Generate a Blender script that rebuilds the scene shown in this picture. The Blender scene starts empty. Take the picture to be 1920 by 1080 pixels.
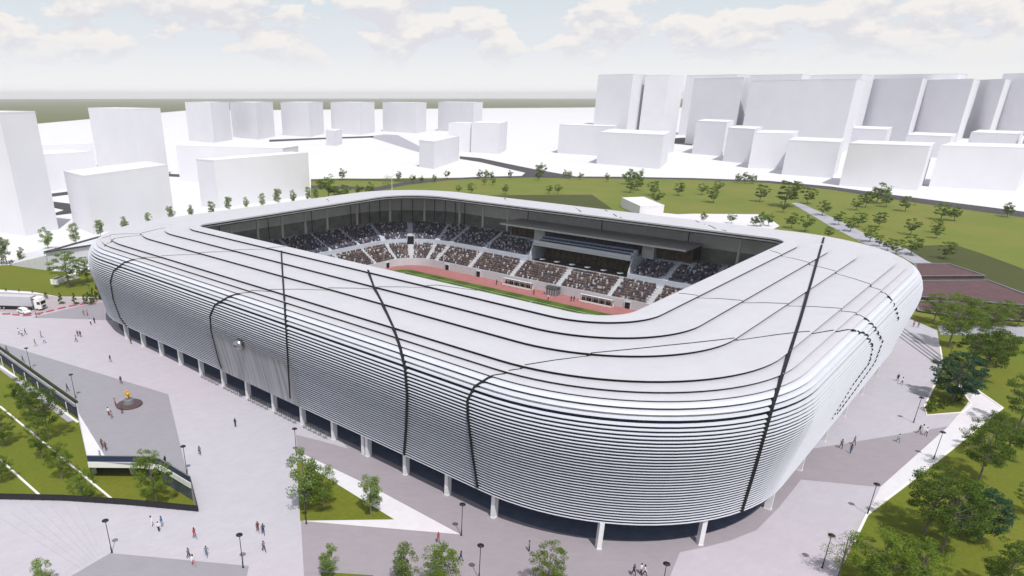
import bpy, bmesh, math, random
from mathutils import Vector, Matrix
random.seed(7)
SC = bpy.context.scene
COL = SC.collection
rad = math.radians

# ---------------------------------------------------------------- camera
CX, CY, FL, HC = 762.0, 720.0, 1268.0, 57.0          # principal point / focal length of the photo in its pixels, camera height in m
VU = Vector((0, -(3684 - CY), -FL)).normalized()     # world up in camera space (x right, y down, z forward)
VL = Vector((-697 - CX, 178 - CY, FL)); VL = (VL - VL.dot(VU) * VU).normalized()
VS = VL.cross(VU).normalized()
if VS.x < 0: VS = -VS
def ray(px, py):
    c = Vector((px - CX, py - CY, FL))
    return Vector((VS.dot(c), VL.dot(c), VU.dot(c)))
def gp(px, py, z=0.0):
    r = ray(px, py); t = (z - HC) / r.z
    return Vector((r.x * t, r.y * t, z))
def proj(p):
    q = Vector((p[0], p[1], p[2] - HC))
    c = VS * q.x + VL * q.y + VU * q.z
    return c.x / c.z * FL + CX, c.y / c.z * FL + CY
def height_at(G, ty):
    lo, hi = 0.0, 100.0
    for _ in range(40):
        m = (lo + hi) / 2
        if proj((G[0], G[1], G[2] + m))[1] > ty: lo = m
        else: hi = m
    return lo
cd = bpy.data.cameras.new('camera'); cam = bpy.data.objects.new('camera', cd); COL.objects.link(cam)
cd.sensor_width = 36.0; cd.lens = FL * 36.0 / 1920.0
cd.shift_x = (960 - CX) / 1920.0; cd.shift_y = (CY - 540) / 1920.0
cd.clip_start = 0.5; cd.clip_end = 40000
right = Vector((VS.x, VL.x, VU.x)); down = Vector((VS.y, VL.y, VU.y)); fwd = Vector((VS.z, VL.z, VU.z))
M = Matrix.Identity(4)
for i in range(3):
    M[i][0] = right[i]; M[i][1] = -down[i]; M[i][2] = -fwd[i]
M[2][3] = HC
cam.matrix_world = M
SC.camera = cam

# ---------------------------------------------------------------- light
SUN_AZ, SUN_EL = 237.0, 61.0
sd = bpy.data.lights.new('sun', 'SUN'); sun = bpy.data.objects.new('sun', sd); COL.objects.link(sun)
sd.energy = 3.9; sd.angle = rad(0.5); sd.color = (1.0, 0.955, 0.90)
ds = Vector((math.cos(rad(SUN_AZ)) * math.cos(rad(SUN_EL)), math.sin(rad(SUN_AZ)) * math.cos(rad(SUN_EL)), math.sin(rad(SUN_EL))))
sun.rotation_euler = ds.to_track_quat('Z', 'Y').to_euler(); sun.location = (0, 0, 300)
w = bpy.data.worlds.new('World'); SC.world = w; w.use_nodes = True
nt = w.node_tree; N = nt.nodes; LK = nt.links; N.clear()
wo = N.new('ShaderNodeOutputWorld'); bg = N.new('ShaderNodeBackground'); LK.new(bg.outputs[0], wo.inputs[0])
sky = N.new('ShaderNodeTexSky'); sky.sky_type = 'NISHITA'; sky.sun_disc = False
sky.sun_elevation = rad(SUN_EL); sky.sun_rotation = math.atan2(ds.x, ds.y) % (2 * math.pi)
sky.air_density = 1.0; sky.dust_density = 1.5; sky.ozone_density = 1.0; sky.altitude = 100
tc = N.new('ShaderNodeTexCoord'); sep = N.new('ShaderNodeSeparateXYZ'); LK.new(tc.outputs['Generated'], sep.inputs[0])
def wmath(op, a, b=None, cl=False):
    m = N.new('ShaderNodeMath'); m.operation = op; m.use_clamp = cl
    for i, v in enumerate((a, b)):
        if v is None: continue
        if isinstance(v, (int, float)): m.inputs[i].default_value = v
        else: LK.new(v, m.inputs[i])
    return m.outputs[0]
zc = wmath('MAXIMUM', sep.outputs[2], 0.0)
cb = N.new('ShaderNodeCombineXYZ')
LK.new(sep.outputs[0], cb.inputs[0]); LK.new(sep.outputs[1], cb.inputs[1]); LK.new(wmath('MULTIPLY', zc, 2.1), cb.inputs[2])
def cloudnoise(off, scale, det=9, rough=0.58, dist=0.25):
    n = N.new('ShaderNodeTexNoise'); n.inputs['Scale'].default_value = scale; n.inputs['Detail'].default_value = det
    n.inputs['Roughness'].default_value = rough; n.inputs['Distortion'].default_value = dist
    mp = N.new('ShaderNodeMapping'); mp.inputs['Location'].default_value = off; LK.new(cb.outputs[0], mp.inputs[0]); LK.new(mp.outputs[0], n.inputs[0])
    return n.outputs[0]
c1 = cloudnoise((2.45, 6.1, 0.7), 10.0, 12, .58, .05)
c2 = cloudnoise((2.45, 6.1, 0.728), 10.0, 12, .62, .1)             # the same clouds sampled a little higher: their lit tops
mask = N.new('ShaderNodeMapRange'); mask.inputs['From Min'].default_value = 0.476; mask.inputs['From Max'].default_value = 0.514; mask.interpolation_type = 'SMOOTHSTEP'
LK.new(c1, mask.inputs['Value'])
band = N.new('ShaderNodeMapRange'); band.inputs['From Min'].default_value = 0.028; band.inputs['From Max'].default_value = 0.065; LK.new(zc, band.inputs['Value'])
mk = wmath('MULTIPLY', mask.outputs[0], band.outputs[0]); mk = wmath('MULTIPLY', mk, 0.9)
lit = N.new('ShaderNodeMapRange'); lit.inputs['From Min'].default_value = -0.045; lit.inputs['From Max'].default_value = 0.07
LK.new(wmath('SUBTRACT', c1, c2), lit.inputs['Value'])
cc = N.new('ShaderNodeMix'); cc.data_type = 'RGBA'; LK.new(lit.outputs[0], cc.inputs[0])
SKYK = 1.0
cc.inputs[6].default_value = (7.45, 7.4, 7.9, 1); cc.inputs[7].default_value = (9.3, 8.95, 8.6, 1)
# pale veil that whitens the sky towards the horizon
veil = N.new('ShaderNodeMapRange'); veil.inputs['From Min'].default_value = 0.0; veil.inputs['From Max'].default_value = 0.30
veil.inputs['To Min'].default_value = 0.98; veil.inputs['To Max'].default_value = 0.48; LK.new(zc, veil.inputs['Value'])
hz = N.new('ShaderNodeMix'); hz.data_type = 'RGBA'; LK.new(veil.outputs[0], hz.inputs[0]); LK.new(sky.outputs[0], hz.inputs[6])
hr = N.new('ShaderNodeValToRGB'); LK.new(wmath('MULTIPLY', zc, 5.0), hr.inputs[0])
hr.color_ramp.elements[0].position = 0.0; hr.color_ramp.elements[0].color = (1.02, 1.02, 1.05, 1)
e = hr.color_ramp.elements.new(0.10); e.color = (0.95, 0.95, 0.955, 1)
e = hr.color_ramp.elements.new(0.30); e.color = (0.84, 0.865, 0.92, 1)
hr.color_ramp.elements[3 if len(hr.color_ramp.elements) > 3 else -1].position = 0.75
hr.color_ramp.elements[-1].color = (0.73, 0.82, 0.86, 1)
sc_ = N.new('ShaderNodeVectorMath'); sc_.operation = 'SCALE'; sc_.inputs['Scale'].default_value = 10.0; LK.new(hr.outputs[0], sc_.inputs[0])
LK.new(sc_.outputs[0], hz.inputs[7])
fin = N.new('ShaderNodeMix'); fin.data_type = 'RGBA'; LK.new(mk, fin.inputs[0]); LK.new(hz.outputs[2], fin.inputs[6]); LK.new(cc.outputs[2], fin.inputs[7])
LK.new(fin.outputs[2], bg.inputs[0]); bg.inputs[1].default_value = 0.10
SC.view_settings.view_transform = 'Standard'; SC.view_settings.look = 'None'
SC.view_settings.exposure = 0.0; SC.view_settings.gamma = 1.0
SC.render.engine = 'CYCLES'
SC.cycles.volume_bounces = 0
SC.cycles.max_bounces = 8; SC.cycles.diffuse_bounces = 6

# ---------------------------------------------------------------- helpers
class MB:
    def __init__(s): s.v = []; s.f = []; s.m = []
    def face(s, pts, m=0):
        b = len(s.v); s.v += [tuple(p) for p in pts]; s.f.append(tuple(range(b, b + len(pts)))); s.m.append(m)
    def mesh(s, vs, fs, m=0):
        b = len(s.v); s.v += [tuple(p) for p in vs]
        for f in fs: s.f.append(tuple(b + i for i in f)); s.m.append(m)
    def box(s, c, d, rz=0.0, m=0, taper=1.0):
        x, y, z = d[0] / 2, d[1] / 2, d[2] / 2; ca, sa = math.cos(rz), math.sin(rz); vs = []
        for k in (-1, 1):
            t = taper if k > 0 else 1.0
            for a, b2 in ((-1, -1), (1, -1), (1, 1), (-1, 1)):
                X, Y = a * x * t, b2 * y * t
                vs.append((c[0] + X * ca - Y * sa, c[1] + X * sa + Y * ca, c[2] + k * z))
        s.mesh(vs, [(3, 2, 1, 0), (4, 5, 6, 7), (0, 1, 5, 4), (1, 2, 6, 5), (2, 3, 7, 6), (3, 0, 4, 7)], m)
    def tube(s, a, b, r0, r1=None, n=8, m=0, cap=True):
        a = Vector(a); b = Vector(b); r1 = r0 if r1 is None else r1; d = (b - a).normalized()
        u = d.cross(Vector((0, 0, 1)) if abs(d.z) < 0.9 else Vector((1, 0, 0))).normalized(); w_ = d.cross(u); vs = []
        for p, r in ((a, r0), (b, r1)):
            for i in range(n):
                t = 2 * math.pi * i / n; vs.append(p + u * (r * math.cos(t)) + w_ * (r * math.sin(t)))
        fs = [(i, (i + 1) % n, n + (i + 1) % n, n + i) for i in range(n)]
        if cap: fs += [tuple(range(n))[::-1], tuple(range(n, 2 * n))]
        s.mesh(vs, fs, m)
    def lathe(s, prof, c=(0, 0, 0), n=24, m=0):
        vs = []; k = len(prof)
        for i in range(n):
            t = 2 * math.pi * i / n
            for r, z in prof: vs.append((c[0] + r * math.cos(t), c[1] + r * math.sin(t), c[2] + z))
        s.mesh(vs, [(i * k + j, ((i + 1) % n) * k + j, ((i + 1) % n) * k + j + 1, i * k + j + 1) for i in range(n) for j in range(k - 1)], m)
    def prism(s, pts, z0, z1, m=0, bottom=True):
        n = len(pts); a = sum(pts[i][0] * pts[(i + 1) % n][1] - pts[(i + 1) % n][0] * pts[i][1] for i in range(n))
        if a < 0: pts = pts[::-1]
        vs = [(p[0], p[1], z0) for p in pts] + [(p[0], p[1], z1) for p in pts]
        fs = [(i, (i + 1) % n, n + (i + 1) % n, n + i) for i in range(n)] + [tuple(range(n, 2 * n))]
        if bottom: fs.append(tuple(range(n))[::-1])
        s.mesh(vs, fs, m)
    def build(s, name, mats, parent=None, smooth=False, loc=None):
        me = bpy.data.meshes.new(name); me.from_pydata(s.v, [], s.f)
        if not isinstance(mats, (list, tuple)): mats = [mats] if mats else []
        for m in mats: me.materials.append(m)
        me.polygons.foreach_set('material_index', s.m)
        if smooth: me.polygons.foreach_set('use_smooth', [True] * len(s.f))
        me.update()
        o = bpy.data.objects.new(name, me); COL.objects.link(o)
        if parent: o.parent = parent
        return o
def tag(o, label=None, cat=None, group=None, kind=None):
    if label: o['label'] = label
    if cat: o['category'] = cat
    if group: o['group'] = group
    if kind: o['kind'] = kind
    return o
def thing(name, loc, label, cat, rz=0.0, group=None):
    o = bpy.data.objects.new(name, None); COL.objects.link(o); o.location = loc; o.rotation_euler = (0, 0, rz); o.empty_display_size = 0.3
    return tag(o, label, cat, group)
def copy_tree(o, parent=None):
    c = o.copy(); COL.objects.link(c); c.parent = parent
    for ch in o.children: copy_tree(ch, c)
    return c
ORD = ['zeroth', 'first', 'second', 'third', 'fourth', 'fifth', 'sixth', 'seventh', 'eighth', 'ninth', 'tenth', 'eleventh', 'twelfth', 'thirteenth', 'fourteenth', 'fifteenth', 'sixteenth', 'seventeenth', 'eighteenth', 'nineteenth', 'twentieth']
def ordw(i):
    if i <= 20: return ORD[i]
    return {2: 'twenty-', 3: 'thirty-', 4: 'forty-', 5: 'fifty-'}[i // 10] + ORD[i % 10] if i % 10 else {3: 'thirtieth', 4: 'fortieth', 5: 'fiftieth'}[i // 10]

def mat(name, col, rough=0.7, noise=0.0, scale=1.0, col2=None, metal=0.0, spec=0.3, bump=0.0, obj=False, emit=None):
    m = bpy.data.materials.new(name); m.use_nodes = True; n = m.node_tree.nodes; l = m.node_tree.links; b = n['Principled BSDF']
    b.inputs['Roughness'].default_value = rough; b.inputs['Metallic'].default_value = metal; b.inputs['Specular IOR Level'].default_value = spec
    c = (*col, 1)
    b.inputs['Base Color'].default_value = c
    if noise or col2:
        t = n.new('ShaderNodeTexCoord'); x = n.new('ShaderNodeTexNoise'); x.inputs['Scale'].default_value = scale; x.inputs['Detail'].default_value = 7; x.inputs['Roughness'].default_value = 0.65
        l.new(t.outputs['Object'], x.inputs[0])
        mr = n.new('ShaderNodeMapRange'); mr.inputs['From Min'].default_value = 0.35; mr.inputs['From Max'].default_value = 0.65; l.new(x.outputs[0], mr.inputs['Value'])
        mx = n.new('ShaderNodeMix'); mx.data_type = 'RGBA'; l.new(mr.outputs[0], mx.inputs[0])
        c2 = (*col2, 1) if col2 else tuple(v * (1 - noise) for v in col) + (1,)
        mx.inputs[6].default_value = c; mx.inputs[7].default_value = c2
        l.new(mx.outputs[2], b.inputs['Base Color'])
        if bump:
            bp = n.new('ShaderNodeBump'); bp.inputs['Strength'].default_value = bump; bp.inputs['Distance'].default_value = 0.05; l.new(x.outputs[0], bp.inputs['Height']); l.new(bp.outputs[0], b.inputs['Normal'])
    return m
def paving(name, col, joint=0.9, size=1.2, tint=None, rz=0.3):
    """slab paving: fine joints, per-slab tone, broad stains, and a slow drift between two stone tints"""
    m = bpy.data.materials.new(name); m.use_nodes = True; n = m.node_tree.nodes; l = m.node_tree.links; b = n['Principled BSDF']
    b.inputs['Roughness'].default_value = 0.75; b.inputs['Specular IOR Level'].default_value = 0.25
    t = n.new('ShaderNodeTexCoord'); mp = n.new('ShaderNodeMapping'); mp.inputs['Rotation'].default_value = (0, 0, rz); l.new(t.outputs['Object'], mp.inputs[0])
    br = n.new('ShaderNodeTexBrick'); br.inputs['Scale'].default_value = 1.0 / size; br.inputs['Mortar Size'].default_value = 0.012; br.inputs['Brick Width'].default_value = 1.0; br.inputs['Row Height'].default_value = 0.5
    c = Vector(col); br.inputs['Color1'].default_value = (*(c * 1.0), 1); br.inputs['Color2'].default_value = (*(c * 0.955), 1); br.inputs['Mortar'].default_value = (*(c * joint), 1)
    l.new(mp.outputs[0], br.inputs[0])
    x = n.new('ShaderNodeTexNoise'); x.inputs['Scale'].default_value = 0.018; x.inputs['Detail'].default_value = 3; l.new(t.outputs['Object'], x.inputs[0])
    mr = n.new('ShaderNodeMapRange'); mr.inputs['From Min'].default_value = 0.4; mr.inputs['From Max'].default_value = 0.62; l.new(x.outputs[0], mr.inputs['Value'])
    mu = n.new('ShaderNodeMix'); mu.data_type = 'RGBA'; mu.blend_type = 'MULTIPLY'; l.new(mr.outputs[0], mu.inputs[0]); l.new(br.outputs[0], mu.inputs[6]); mu.inputs[7].default_value = (*(tint or (1.03, 0.965, 0.985)), 1)
    y = n.new('ShaderNodeTexNoise'); y.inputs['Scale'].default_value = 0.35; y.inputs['Detail'].default_value = 8; l.new(t.outputs['Object'], y.inputs[0])
    mr2 = n.new('ShaderNodeMapRange'); mr2.inputs['To Min'].default_value = 0.93; mr2.inputs['To Max'].default_value = 1.05; l.new(y.outputs[0], mr2.inputs['Value'])
    sc = n.new('ShaderNodeVectorMath'); sc.operation = 'SCALE'; l.new(mu.outputs[2], sc.inputs[0]); l.new(mr2.outputs[0], sc.inputs['Scale'])
    l.new(sc.outputs[0], b.inputs['Base Color'])
    return m
def grassmat(name, a, b_, c_):
    m = bpy.data.materials.new(name); m.use_nodes = True; n = m.node_tree.nodes; l = m.node_tree.links; b = n['Principled BSDF']
    b.inputs['Roughness'].default_value = 0.9; b.inputs['Specular IOR Level'].default_value = 0.1
    t = n.new('ShaderNodeTexCoord')
    def nz(s, d): x = n.new('ShaderNodeTexNoise'); x.inputs['Scale'].default_value = s; x.inputs['Detail'].default_value = d; x.inputs['Roughness'].default_value = 0.7; l.new(t.outputs['Object'], x.inputs[0]); r = n.new('ShaderNodeMapRange'); r.inputs['From Min'].default_value = 0.36; r.inputs['From Max'].default_value = 0.64; l.new(x.outputs[0], r.inputs['Value']); return r.outputs[0]
    m1 = n.new('ShaderNodeMix'); m1.data_type = 'RGBA'; l.new(nz(0.03, 5), m1.inputs[0]); m1.inputs[6].default_value = (*a, 1); m1.inputs[7].default_value = (*b_, 1)
    m2 = n.new('ShaderNodeMix'); m2.data_type = 'RGBA'; f = n.new('ShaderNodeMath'); f.operation = 'MULTIPLY'; f.inputs[1].default_value = 0.55; l.new(nz(1.6, 8), f.inputs[0]); l.new(f.outputs[0], m2.inputs[0]); l.new(m1.outputs[2], m2.inputs[6]); m2.inputs[7].default_value = (*c_, 1)
    l.new(m2.outputs[2], b.inputs['Base Color'])
    return m

MT = {}
MT['roof'] = mat('white_roof_panel', (0.485, 0.485, 0.53), 0.45, 0.06, 0.25)
MT['louvre'] = mat('white_aluminium', (0.56, 0.58, 0.65), 0.40, 0.05, 0.5)
MT['dark'] = mat('dark_gap', (0.008, 0.009, 0.014), 0.8)
MT['navy'] = mat('navy_inner_skin', (0.036, 0.050, 0.108), 0.6, 0.3, 0.3)
MT['glassn'] = mat('navy_glass', (0.080, 0.10, 0.155), 0.18, 0.4, 0.5, spec=0.6)
MT['column'] = mat('white_column', (0.72, 0.72, 0.74), 0.6, 0.06, 1.5)
MT['conc'] = mat('pale_concrete', (0.56, 0.57, 0.61), 0.8, 0.10, 0.6)
MT['conc2'] = mat('blue_grey_concrete', (0.56, 0.60, 0.69), 0.8, 0.12, 0.6)
MT['grey'] = mat('mid_grey_metal', (0.17, 0.17, 0.19), 0.6, 0.2, 0.5)
MT['dgrey'] = mat('dark_grey', (0.06, 0.06, 0.075), 0.7, 0.3, 0.6)
MT['black'] = mat('black_metal', (0.012, 0.012, 0.015), 0.45)
MT['bwhite'] = mat('white_render', (0.70, 0.70, 0.745), 0.85, 0.05, 0.05)
MT['city'] = mat('white_ground', (0.62, 0.62, 0.65), 0.9, 0.04, 0.02)
MT['asph'] = mat('dark_asphalt', (0.055, 0.052, 0.060), 0.85, 0.3, 0.15)
MT['asph2'] = mat('pale_asphalt', (0.36, 0.36, 0.42), 0.85, 0.2, 0.15)
MT['plaza'] = paving('plaza_slabs', (0.430, 0.422, 0.474))
MT['pave_d'] = paving('grey_slabs', (0.272, 0.272, 0.306), rz=1.1)
MT['pave_p'] = paving('rosy_grey_slabs', (0.296, 0.268, 0.305), rz=0.7, tint=(1.0, 1.0, 0.98))
MT['pave_w'] = paving('white_slabs', (0.62, 0.62, 0.66), joint=0.95, rz=0.1)
MT['road_p'] = paving('rosy_road', (0.37, 0.33, 0.36), rz=0.7)
MT['grass'] = grassmat('lawn', (0.115, 0.148, 0.018), (0.162, 0.165, 0.024), (0.080, 0.112, 0.013))
MT['grass_l'] = grassmat('park_lawn', (0.128, 0.168, 0.030), (0.190, 0.180, 0.045), (0.100, 0.140, 0.024))
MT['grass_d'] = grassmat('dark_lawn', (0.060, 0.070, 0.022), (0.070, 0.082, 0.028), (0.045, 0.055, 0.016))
MT['plain'] = mat('far_fields', (0.085, 0.105, 0.030), 0.95, 0, 0.002, (0.110, 0.120, 0.040))
MT['brick'] = mat('red_terrace', (0.115, 0.060, 0.066), 0.85, 0, 0.5, (0.075, 0.045, 0.052))
MT['kerb'] = mat('white_kerb', (0.74, 0.73, 0.70), 0.8, 0.08, 1.0)
MT['track'] = mat('red_track', (0.29, 0.115, 0.115), 0.85, 0, 0.4, (0.35, 0.145, 0.145))
MT['wood'] = mat('brown_curtain', (0.15, 0.10, 0.055), 0.7, 0, 1.2, (0.045, 0.038, 0.035))
MT['seat'] = mat('blue_seat', (0.045, 0.07, 0.15), 0.6, 0.3, 2.0)
MT['white'] = mat('white_paint', (0.80, 0.80, 0.80), 0.4, 0.03, 1.0)
MT['red'] = mat('faded_red_paint', (0.38, 0.10, 0.11), 0.7, 0.15, 1.0)
MT['tyre'] = mat('tyre_rubber', (0.015, 0.015, 0.016), 0.8)
MT['glass'] = mat('car_glass', (0.015, 0.02, 0.028), 0.1, spec=0.6)
MT['chrome'] = mat('chrome', (0.75, 0.76, 0.78), 0.12, metal=1.0)
MT['bark'] = mat('pale_bark', (0.22, 0.20, 0.17), 0.9, 0.45, 2.0)
MT['gold'] = mat('yellow_gold', (0.75, 0.40, 0.03), 0.45, 0.2, 2.0)
MT['lampw'] = mat('lamp_lens', (0.55, 0.55, 0.52), 0.4)

# ---------------------------------------------------------------- ground
def pxl(pts, z=0.0): return [gp(a, b, z) for a, b in pts]
def sheet(name, pts, z, m, **k):
    """flat sheet (ear-clipped) at height z"""
    me = bpy.data.meshes.new(name); bm = bmesh.new()
    vs = [bm.verts.new((p[0], p[1], z)) for p in pts]; f = bm.faces.new(vs)
    f.normal_update()
    if f.normal.z < 0: f.normal_flip()
    bmesh.ops.triangulate(bm, faces=[f], ngon_method='EAR_CLIP')
    bm.to_mesh(me); bm.free(); me.materials.append(m)
    o = bpy.data.objects.new(name, me); COL.objects.link(o)
    o['kind'] = 'structure'
    return o
def ribbon(pts, width, z0, z1, mb, closed=False, m=0):
    """a raised strip that follows a polyline"""
    n = len(pts); L = []; Rr = []
    for i in range(n):
        p = Vector(pts[i][:2]); a = Vector(pts[i - 1][:2]) if (i > 0 or closed) else None; b = Vector(pts[(i + 1) % n][:2]) if (i < n - 1 or closed) else None
        d = Vector((0, 0))
        if a is not None: d += (p - a).normalized()
        if b is not None: d += (b - p).normalized()
        d.normalize(); nn = Vector((-d.y, d.x)) * width / 2
        L.append(p + nn); Rr.append(p - nn)
    for i in range(n if closed else n - 1):
        j = (i + 1) % n
        mb.prism([L[i], Rr[i], Rr[j], L[j]], z0, z1, m, bottom=False)
ZP = 0.08
plain = MB(); plain.v = [(12500 * math.cos(t * math.pi / 48), 12500 * math.sin(t * math.pi / 48), -3.4) for t in range(96)]; plain.f = [tuple(range(96))]; plain.m = [0]
tag(plain.build('ground', MT['plain']), kind='structure')
city = [gp(-1500, 300), gp(-400, 262), gp(70, 232), gp(345, 207.5), gp(905, 203), gp(1110, 201.5), gp(1920, 201), gp(2600, 201), gp(2600, 640), Vector((230, 30, 0)), Vector((150, 107, 0)), gp(300, 560), gp(200, 560), gp(-60, 585), gp(-1500, 600)]
sheet('city_ground', city, 0.0, MT['city'])
park_back = [(583, 336), (640, 334.5), (700, 335), (760, 334), (880, 333), (1000, 333), (1160, 335), (1300, 337), (1440, 343), (1560, 356), (1700, 378), (1920, 408), (2200, 450)]
lawn_pts = pxl(park_back) + [gp(2900, 640), gp(2600, 1500), gp(1500, 1500), Vector((140, -5, 0)), Vector((200, 60, 0)), Vector((200, 190, 0)), gp(560, 380), gp(583, 372)]
sheet('park_lawn', lawn_pts, 0.04, MT['grass_l'])
near_lawn = pxl([(1690, 590), (1920, 604), (2900, 760), (2600, 1500), (1500, 1500), (1590, 1000), (1700, 700)])
sheet('lower_lawn', near_lawn, 0.055, MT['grass'])
hole = [(-90, 936), (0, 932), (120, 935), (240, 943), (372, 957), (357, 905), (300, 872), (165, 866), (148, 790), (143, 757), (0, 655), (-60, 616), (-90, 602)]
plaza_r = [(1703, 597), (1722, 605), (1757, 620), (1762, 650), (1767, 680), (1752, 722), (1733, 762), (1737, 779), (1805.5, 774), (1821, 758), (1797, 724), (1812, 716), (1829, 730), (1880, 765.5), (1788, 840), (1729, 887), (1625.5, 965.5), (1600, 1018), (1569, 1085), (1500, 1260)]
plaza = pxl([(-90, 586), (-60, 585), (0, 584), (60, 590), (100, 583), (150, 573), (196, 565)]) + [Vector((110, 240, 0)), Vector((235, 215, 0)), Vector((235, 40, 0))] + pxl(plaza_r) + pxl([(560, 1700), (-300, 1700), (-400, 1300)]) + pxl(hole)
ter = MB(); ter.prism([(p.x, p.y) for p in plaza], -3.6, ZP)
bm = bmesh.new(); 
po = sheet('plaza_paving', plaza, ZP, MT['plaza'])
# retaining faces of the plaza round the sunken lawn
rw = MB()
hp = pxl(hole)
for i in range(1, len(hp) - 1):
    a, b = hp[i], hp[i + 1]
    if i in (5, 6): continue                            # the deck end is open underneath
    rw.face([(a.x, a.y, -3.6), (b.x, b.y, -3.6), (b.x, b.y, ZP - 0.01), (a.x, a.y, ZP - 0.01)])
gw = MB(); a, b = hp[5], hp[6]; gw.face([(a.x, a.y, -3.6), (b.x, b.y, -3.6), (b.x, b.y, ZP - .01), (a.x, a.y, ZP - .01)])
tag(gw.build('retaining_wall', MT['glassn']), 'dark blue glazed wall under the right end of the terrace deck', 'wall')
rwo = rw.build('retaining_wall', MT['conc']); tag(rwo, 'pale concrete retaining wall dropping from the plaza edge to the sunken lawn', 'wall')
sunk = pxl([(-700, 380), (-60, 616), (0, 655), (143, 757), (260, 800), (420, 880), (420, 1000), (372, 957), (0, 932), (-700, 935)])
sunkl = [Vector((v.x, v.y, 0)) for v in sunk]
sheet('sunken_lawn', [gp(-900, 420), gp(60, 640), gp(200, 780), gp(420, 880), gp(420, 1020), gp(0, 1010), gp(-900, 1100)], -3.36, MT['grass'])
P1 = pxl([(-200, 580), (0, 644), (181, 699), (315.5, 740), (351, 891), (340, 893), (300, 871), (258, 869), (196.7, 856.7), (148, 779), (143.5, 757), (0, 655), (-200, 530)])
P1 = pxl([(-200, 592), (0, 644), (181, 699), (315.5, 740), (351, 889), (341, 889), (302, 870.5), (262, 865), (197, 856), (149, 781), (144, 757), (0.5, 654), (-200, 605)])
sheet('grey_paving', P1, ZP + .01, MT['pave_d'])
sheet('grey_paving', pxl([(207, 1038), (467, 1062), (463, 1080), (440, 1600), (-300, 1600), (135, 1080)]), ZP + .01, MT['pave_d'])
sheet('rosy_paving', pxl([(555, 816), (600, 827), (653, 842), (640, 826)]) + [Vector((76, 100, 0)), Vector((80, 45, 0)), Vector((90, 26, 0))] + pxl([(1282, 1019), (1257, 1079), (1180, 1400), (590, 1700), (570, 1080)]), ZP + .01, MT['pave_p'])
sheet('rosy_paving', pxl([(1778, 800), (1650, 914), (1502, 900), (1460, 953), (1418, 995), (1370, 1014), (1321, 1027), (1272, 1037), (1282, 1018)]) + [Vector((90, 26, 0)), Vector((122, 22, 0)), gp(1531, 841)], ZP + .02, MT['pave_p'])  # darker paving, with the shade strip along the facade base painted in
sheet('white_paving', pxl([(1880, 765.5), (1788, 840), (1729, 887), (1625.5, 965.5), (1650.5, 914), (1778, 800), (1812, 760), (1829, 731)]), ZP + .02, MT['pave_w'])
sheet('white_paving', pxl([(556, 846), (700, 915), (863, 1003), (568, 978)]), ZP + .02, MT['pave_w'])
sheet('white_paving', pxl([(147, 775), (197, 856), (262, 865), (165, 865)]), ZP + .02, MT['pave_w'])
sheet('triangle_lawn', pxl([(556.5, 862), (739, 975), (563, 977.5)]), ZP + .04, MT['grass'])
sheet('small_lawn', pxl([(602, 1074), (640, 1076), (700, 1080), (720, 1200), (602, 1200)]), ZP + .04, MT['grass'])
sheet('side_path', pxl([(1757, 611), (1920, 613), (2300, 616), (2300, 640), (1920, 632), (1764, 628)]), .09, MT['asph2'])
# dark lawns, paths, roads behind the stadium
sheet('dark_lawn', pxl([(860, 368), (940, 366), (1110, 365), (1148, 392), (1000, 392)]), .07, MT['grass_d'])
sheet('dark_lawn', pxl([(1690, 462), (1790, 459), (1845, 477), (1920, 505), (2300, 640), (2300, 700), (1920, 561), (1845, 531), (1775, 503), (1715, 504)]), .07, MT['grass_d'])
sheet('dark_lawn_strip', pxl([(583, 336.5), (700, 335.5), (860, 336), (760, 341), (640, 338), (583, 340)]), .07, MT['grass_d'])  # strip in the darker grass colour
sheet('park_path', pxl([(1484, 381), (1498, 380), (1570, 412), (1640, 447), (1700, 467), (1735, 488), (1762, 500), (1722, 500), (1690, 481), (1620, 457), (1556, 424)]), .09, MT['asph2'])
sheet('back_terrace', pxl([(1210, 396), (1270, 402), (1300, 401), (1425, 402), (1446, 412), (1462, 424), (1430, 440), (1200, 425)]), .09, MT['pave_w'])
roadn = pxl([(690, 362), (760, 347), (840, 338), (900, 334.5), (1000, 333), (1160, 335), (1300, 337), (1440, 343), (1560, 356), (1700, 378), (1920, 408), (2200, 450)])
roadf = pxl([(2200, 436), (1920, 397), (1700, 369), (1560, 350), (1440, 339), (1300, 334), (1160, 331.5), (1080, 331), (1000, 317), (900, 296.5), (862, 293), (862, 298), (900, 304), (985, 324), (978, 330), (900, 331.5), (840, 334.5), (760, 341), (690, 354)])
sheet('ring_road', roadn + roadf, .10, MT['asph'])
sheet('path_strip', pxl([(583, 348), (640, 349), (700, 352), (700, 357), (640, 354), (583, 354)]), .10, MT['asph'])
for k, p in enumerate([[(97, 363), (128, 359), (129, 365), (98, 369)], [(100, 378), (132, 382), (136, 400), (105, 404), (104, 399), (120, 394), (102, 390)], [(315, 326), (340, 327), (340, 332), (315, 331)],
          [(505, 262), (610, 258), (700, 255), (700, 258), (610, 261), (505, 266)], [(1248, 260), (1284, 258), (1300, 268), (1298, 273), (1248, 268)]]):
    sheet('city_road', pxl(p), .06, MT['asph'])
sheet('city_road', pxl([(690, 256), (720, 252), (745, 253), (788, 275), (788, 286), (770, 281)]), .06, MT['asph2'])
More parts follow.
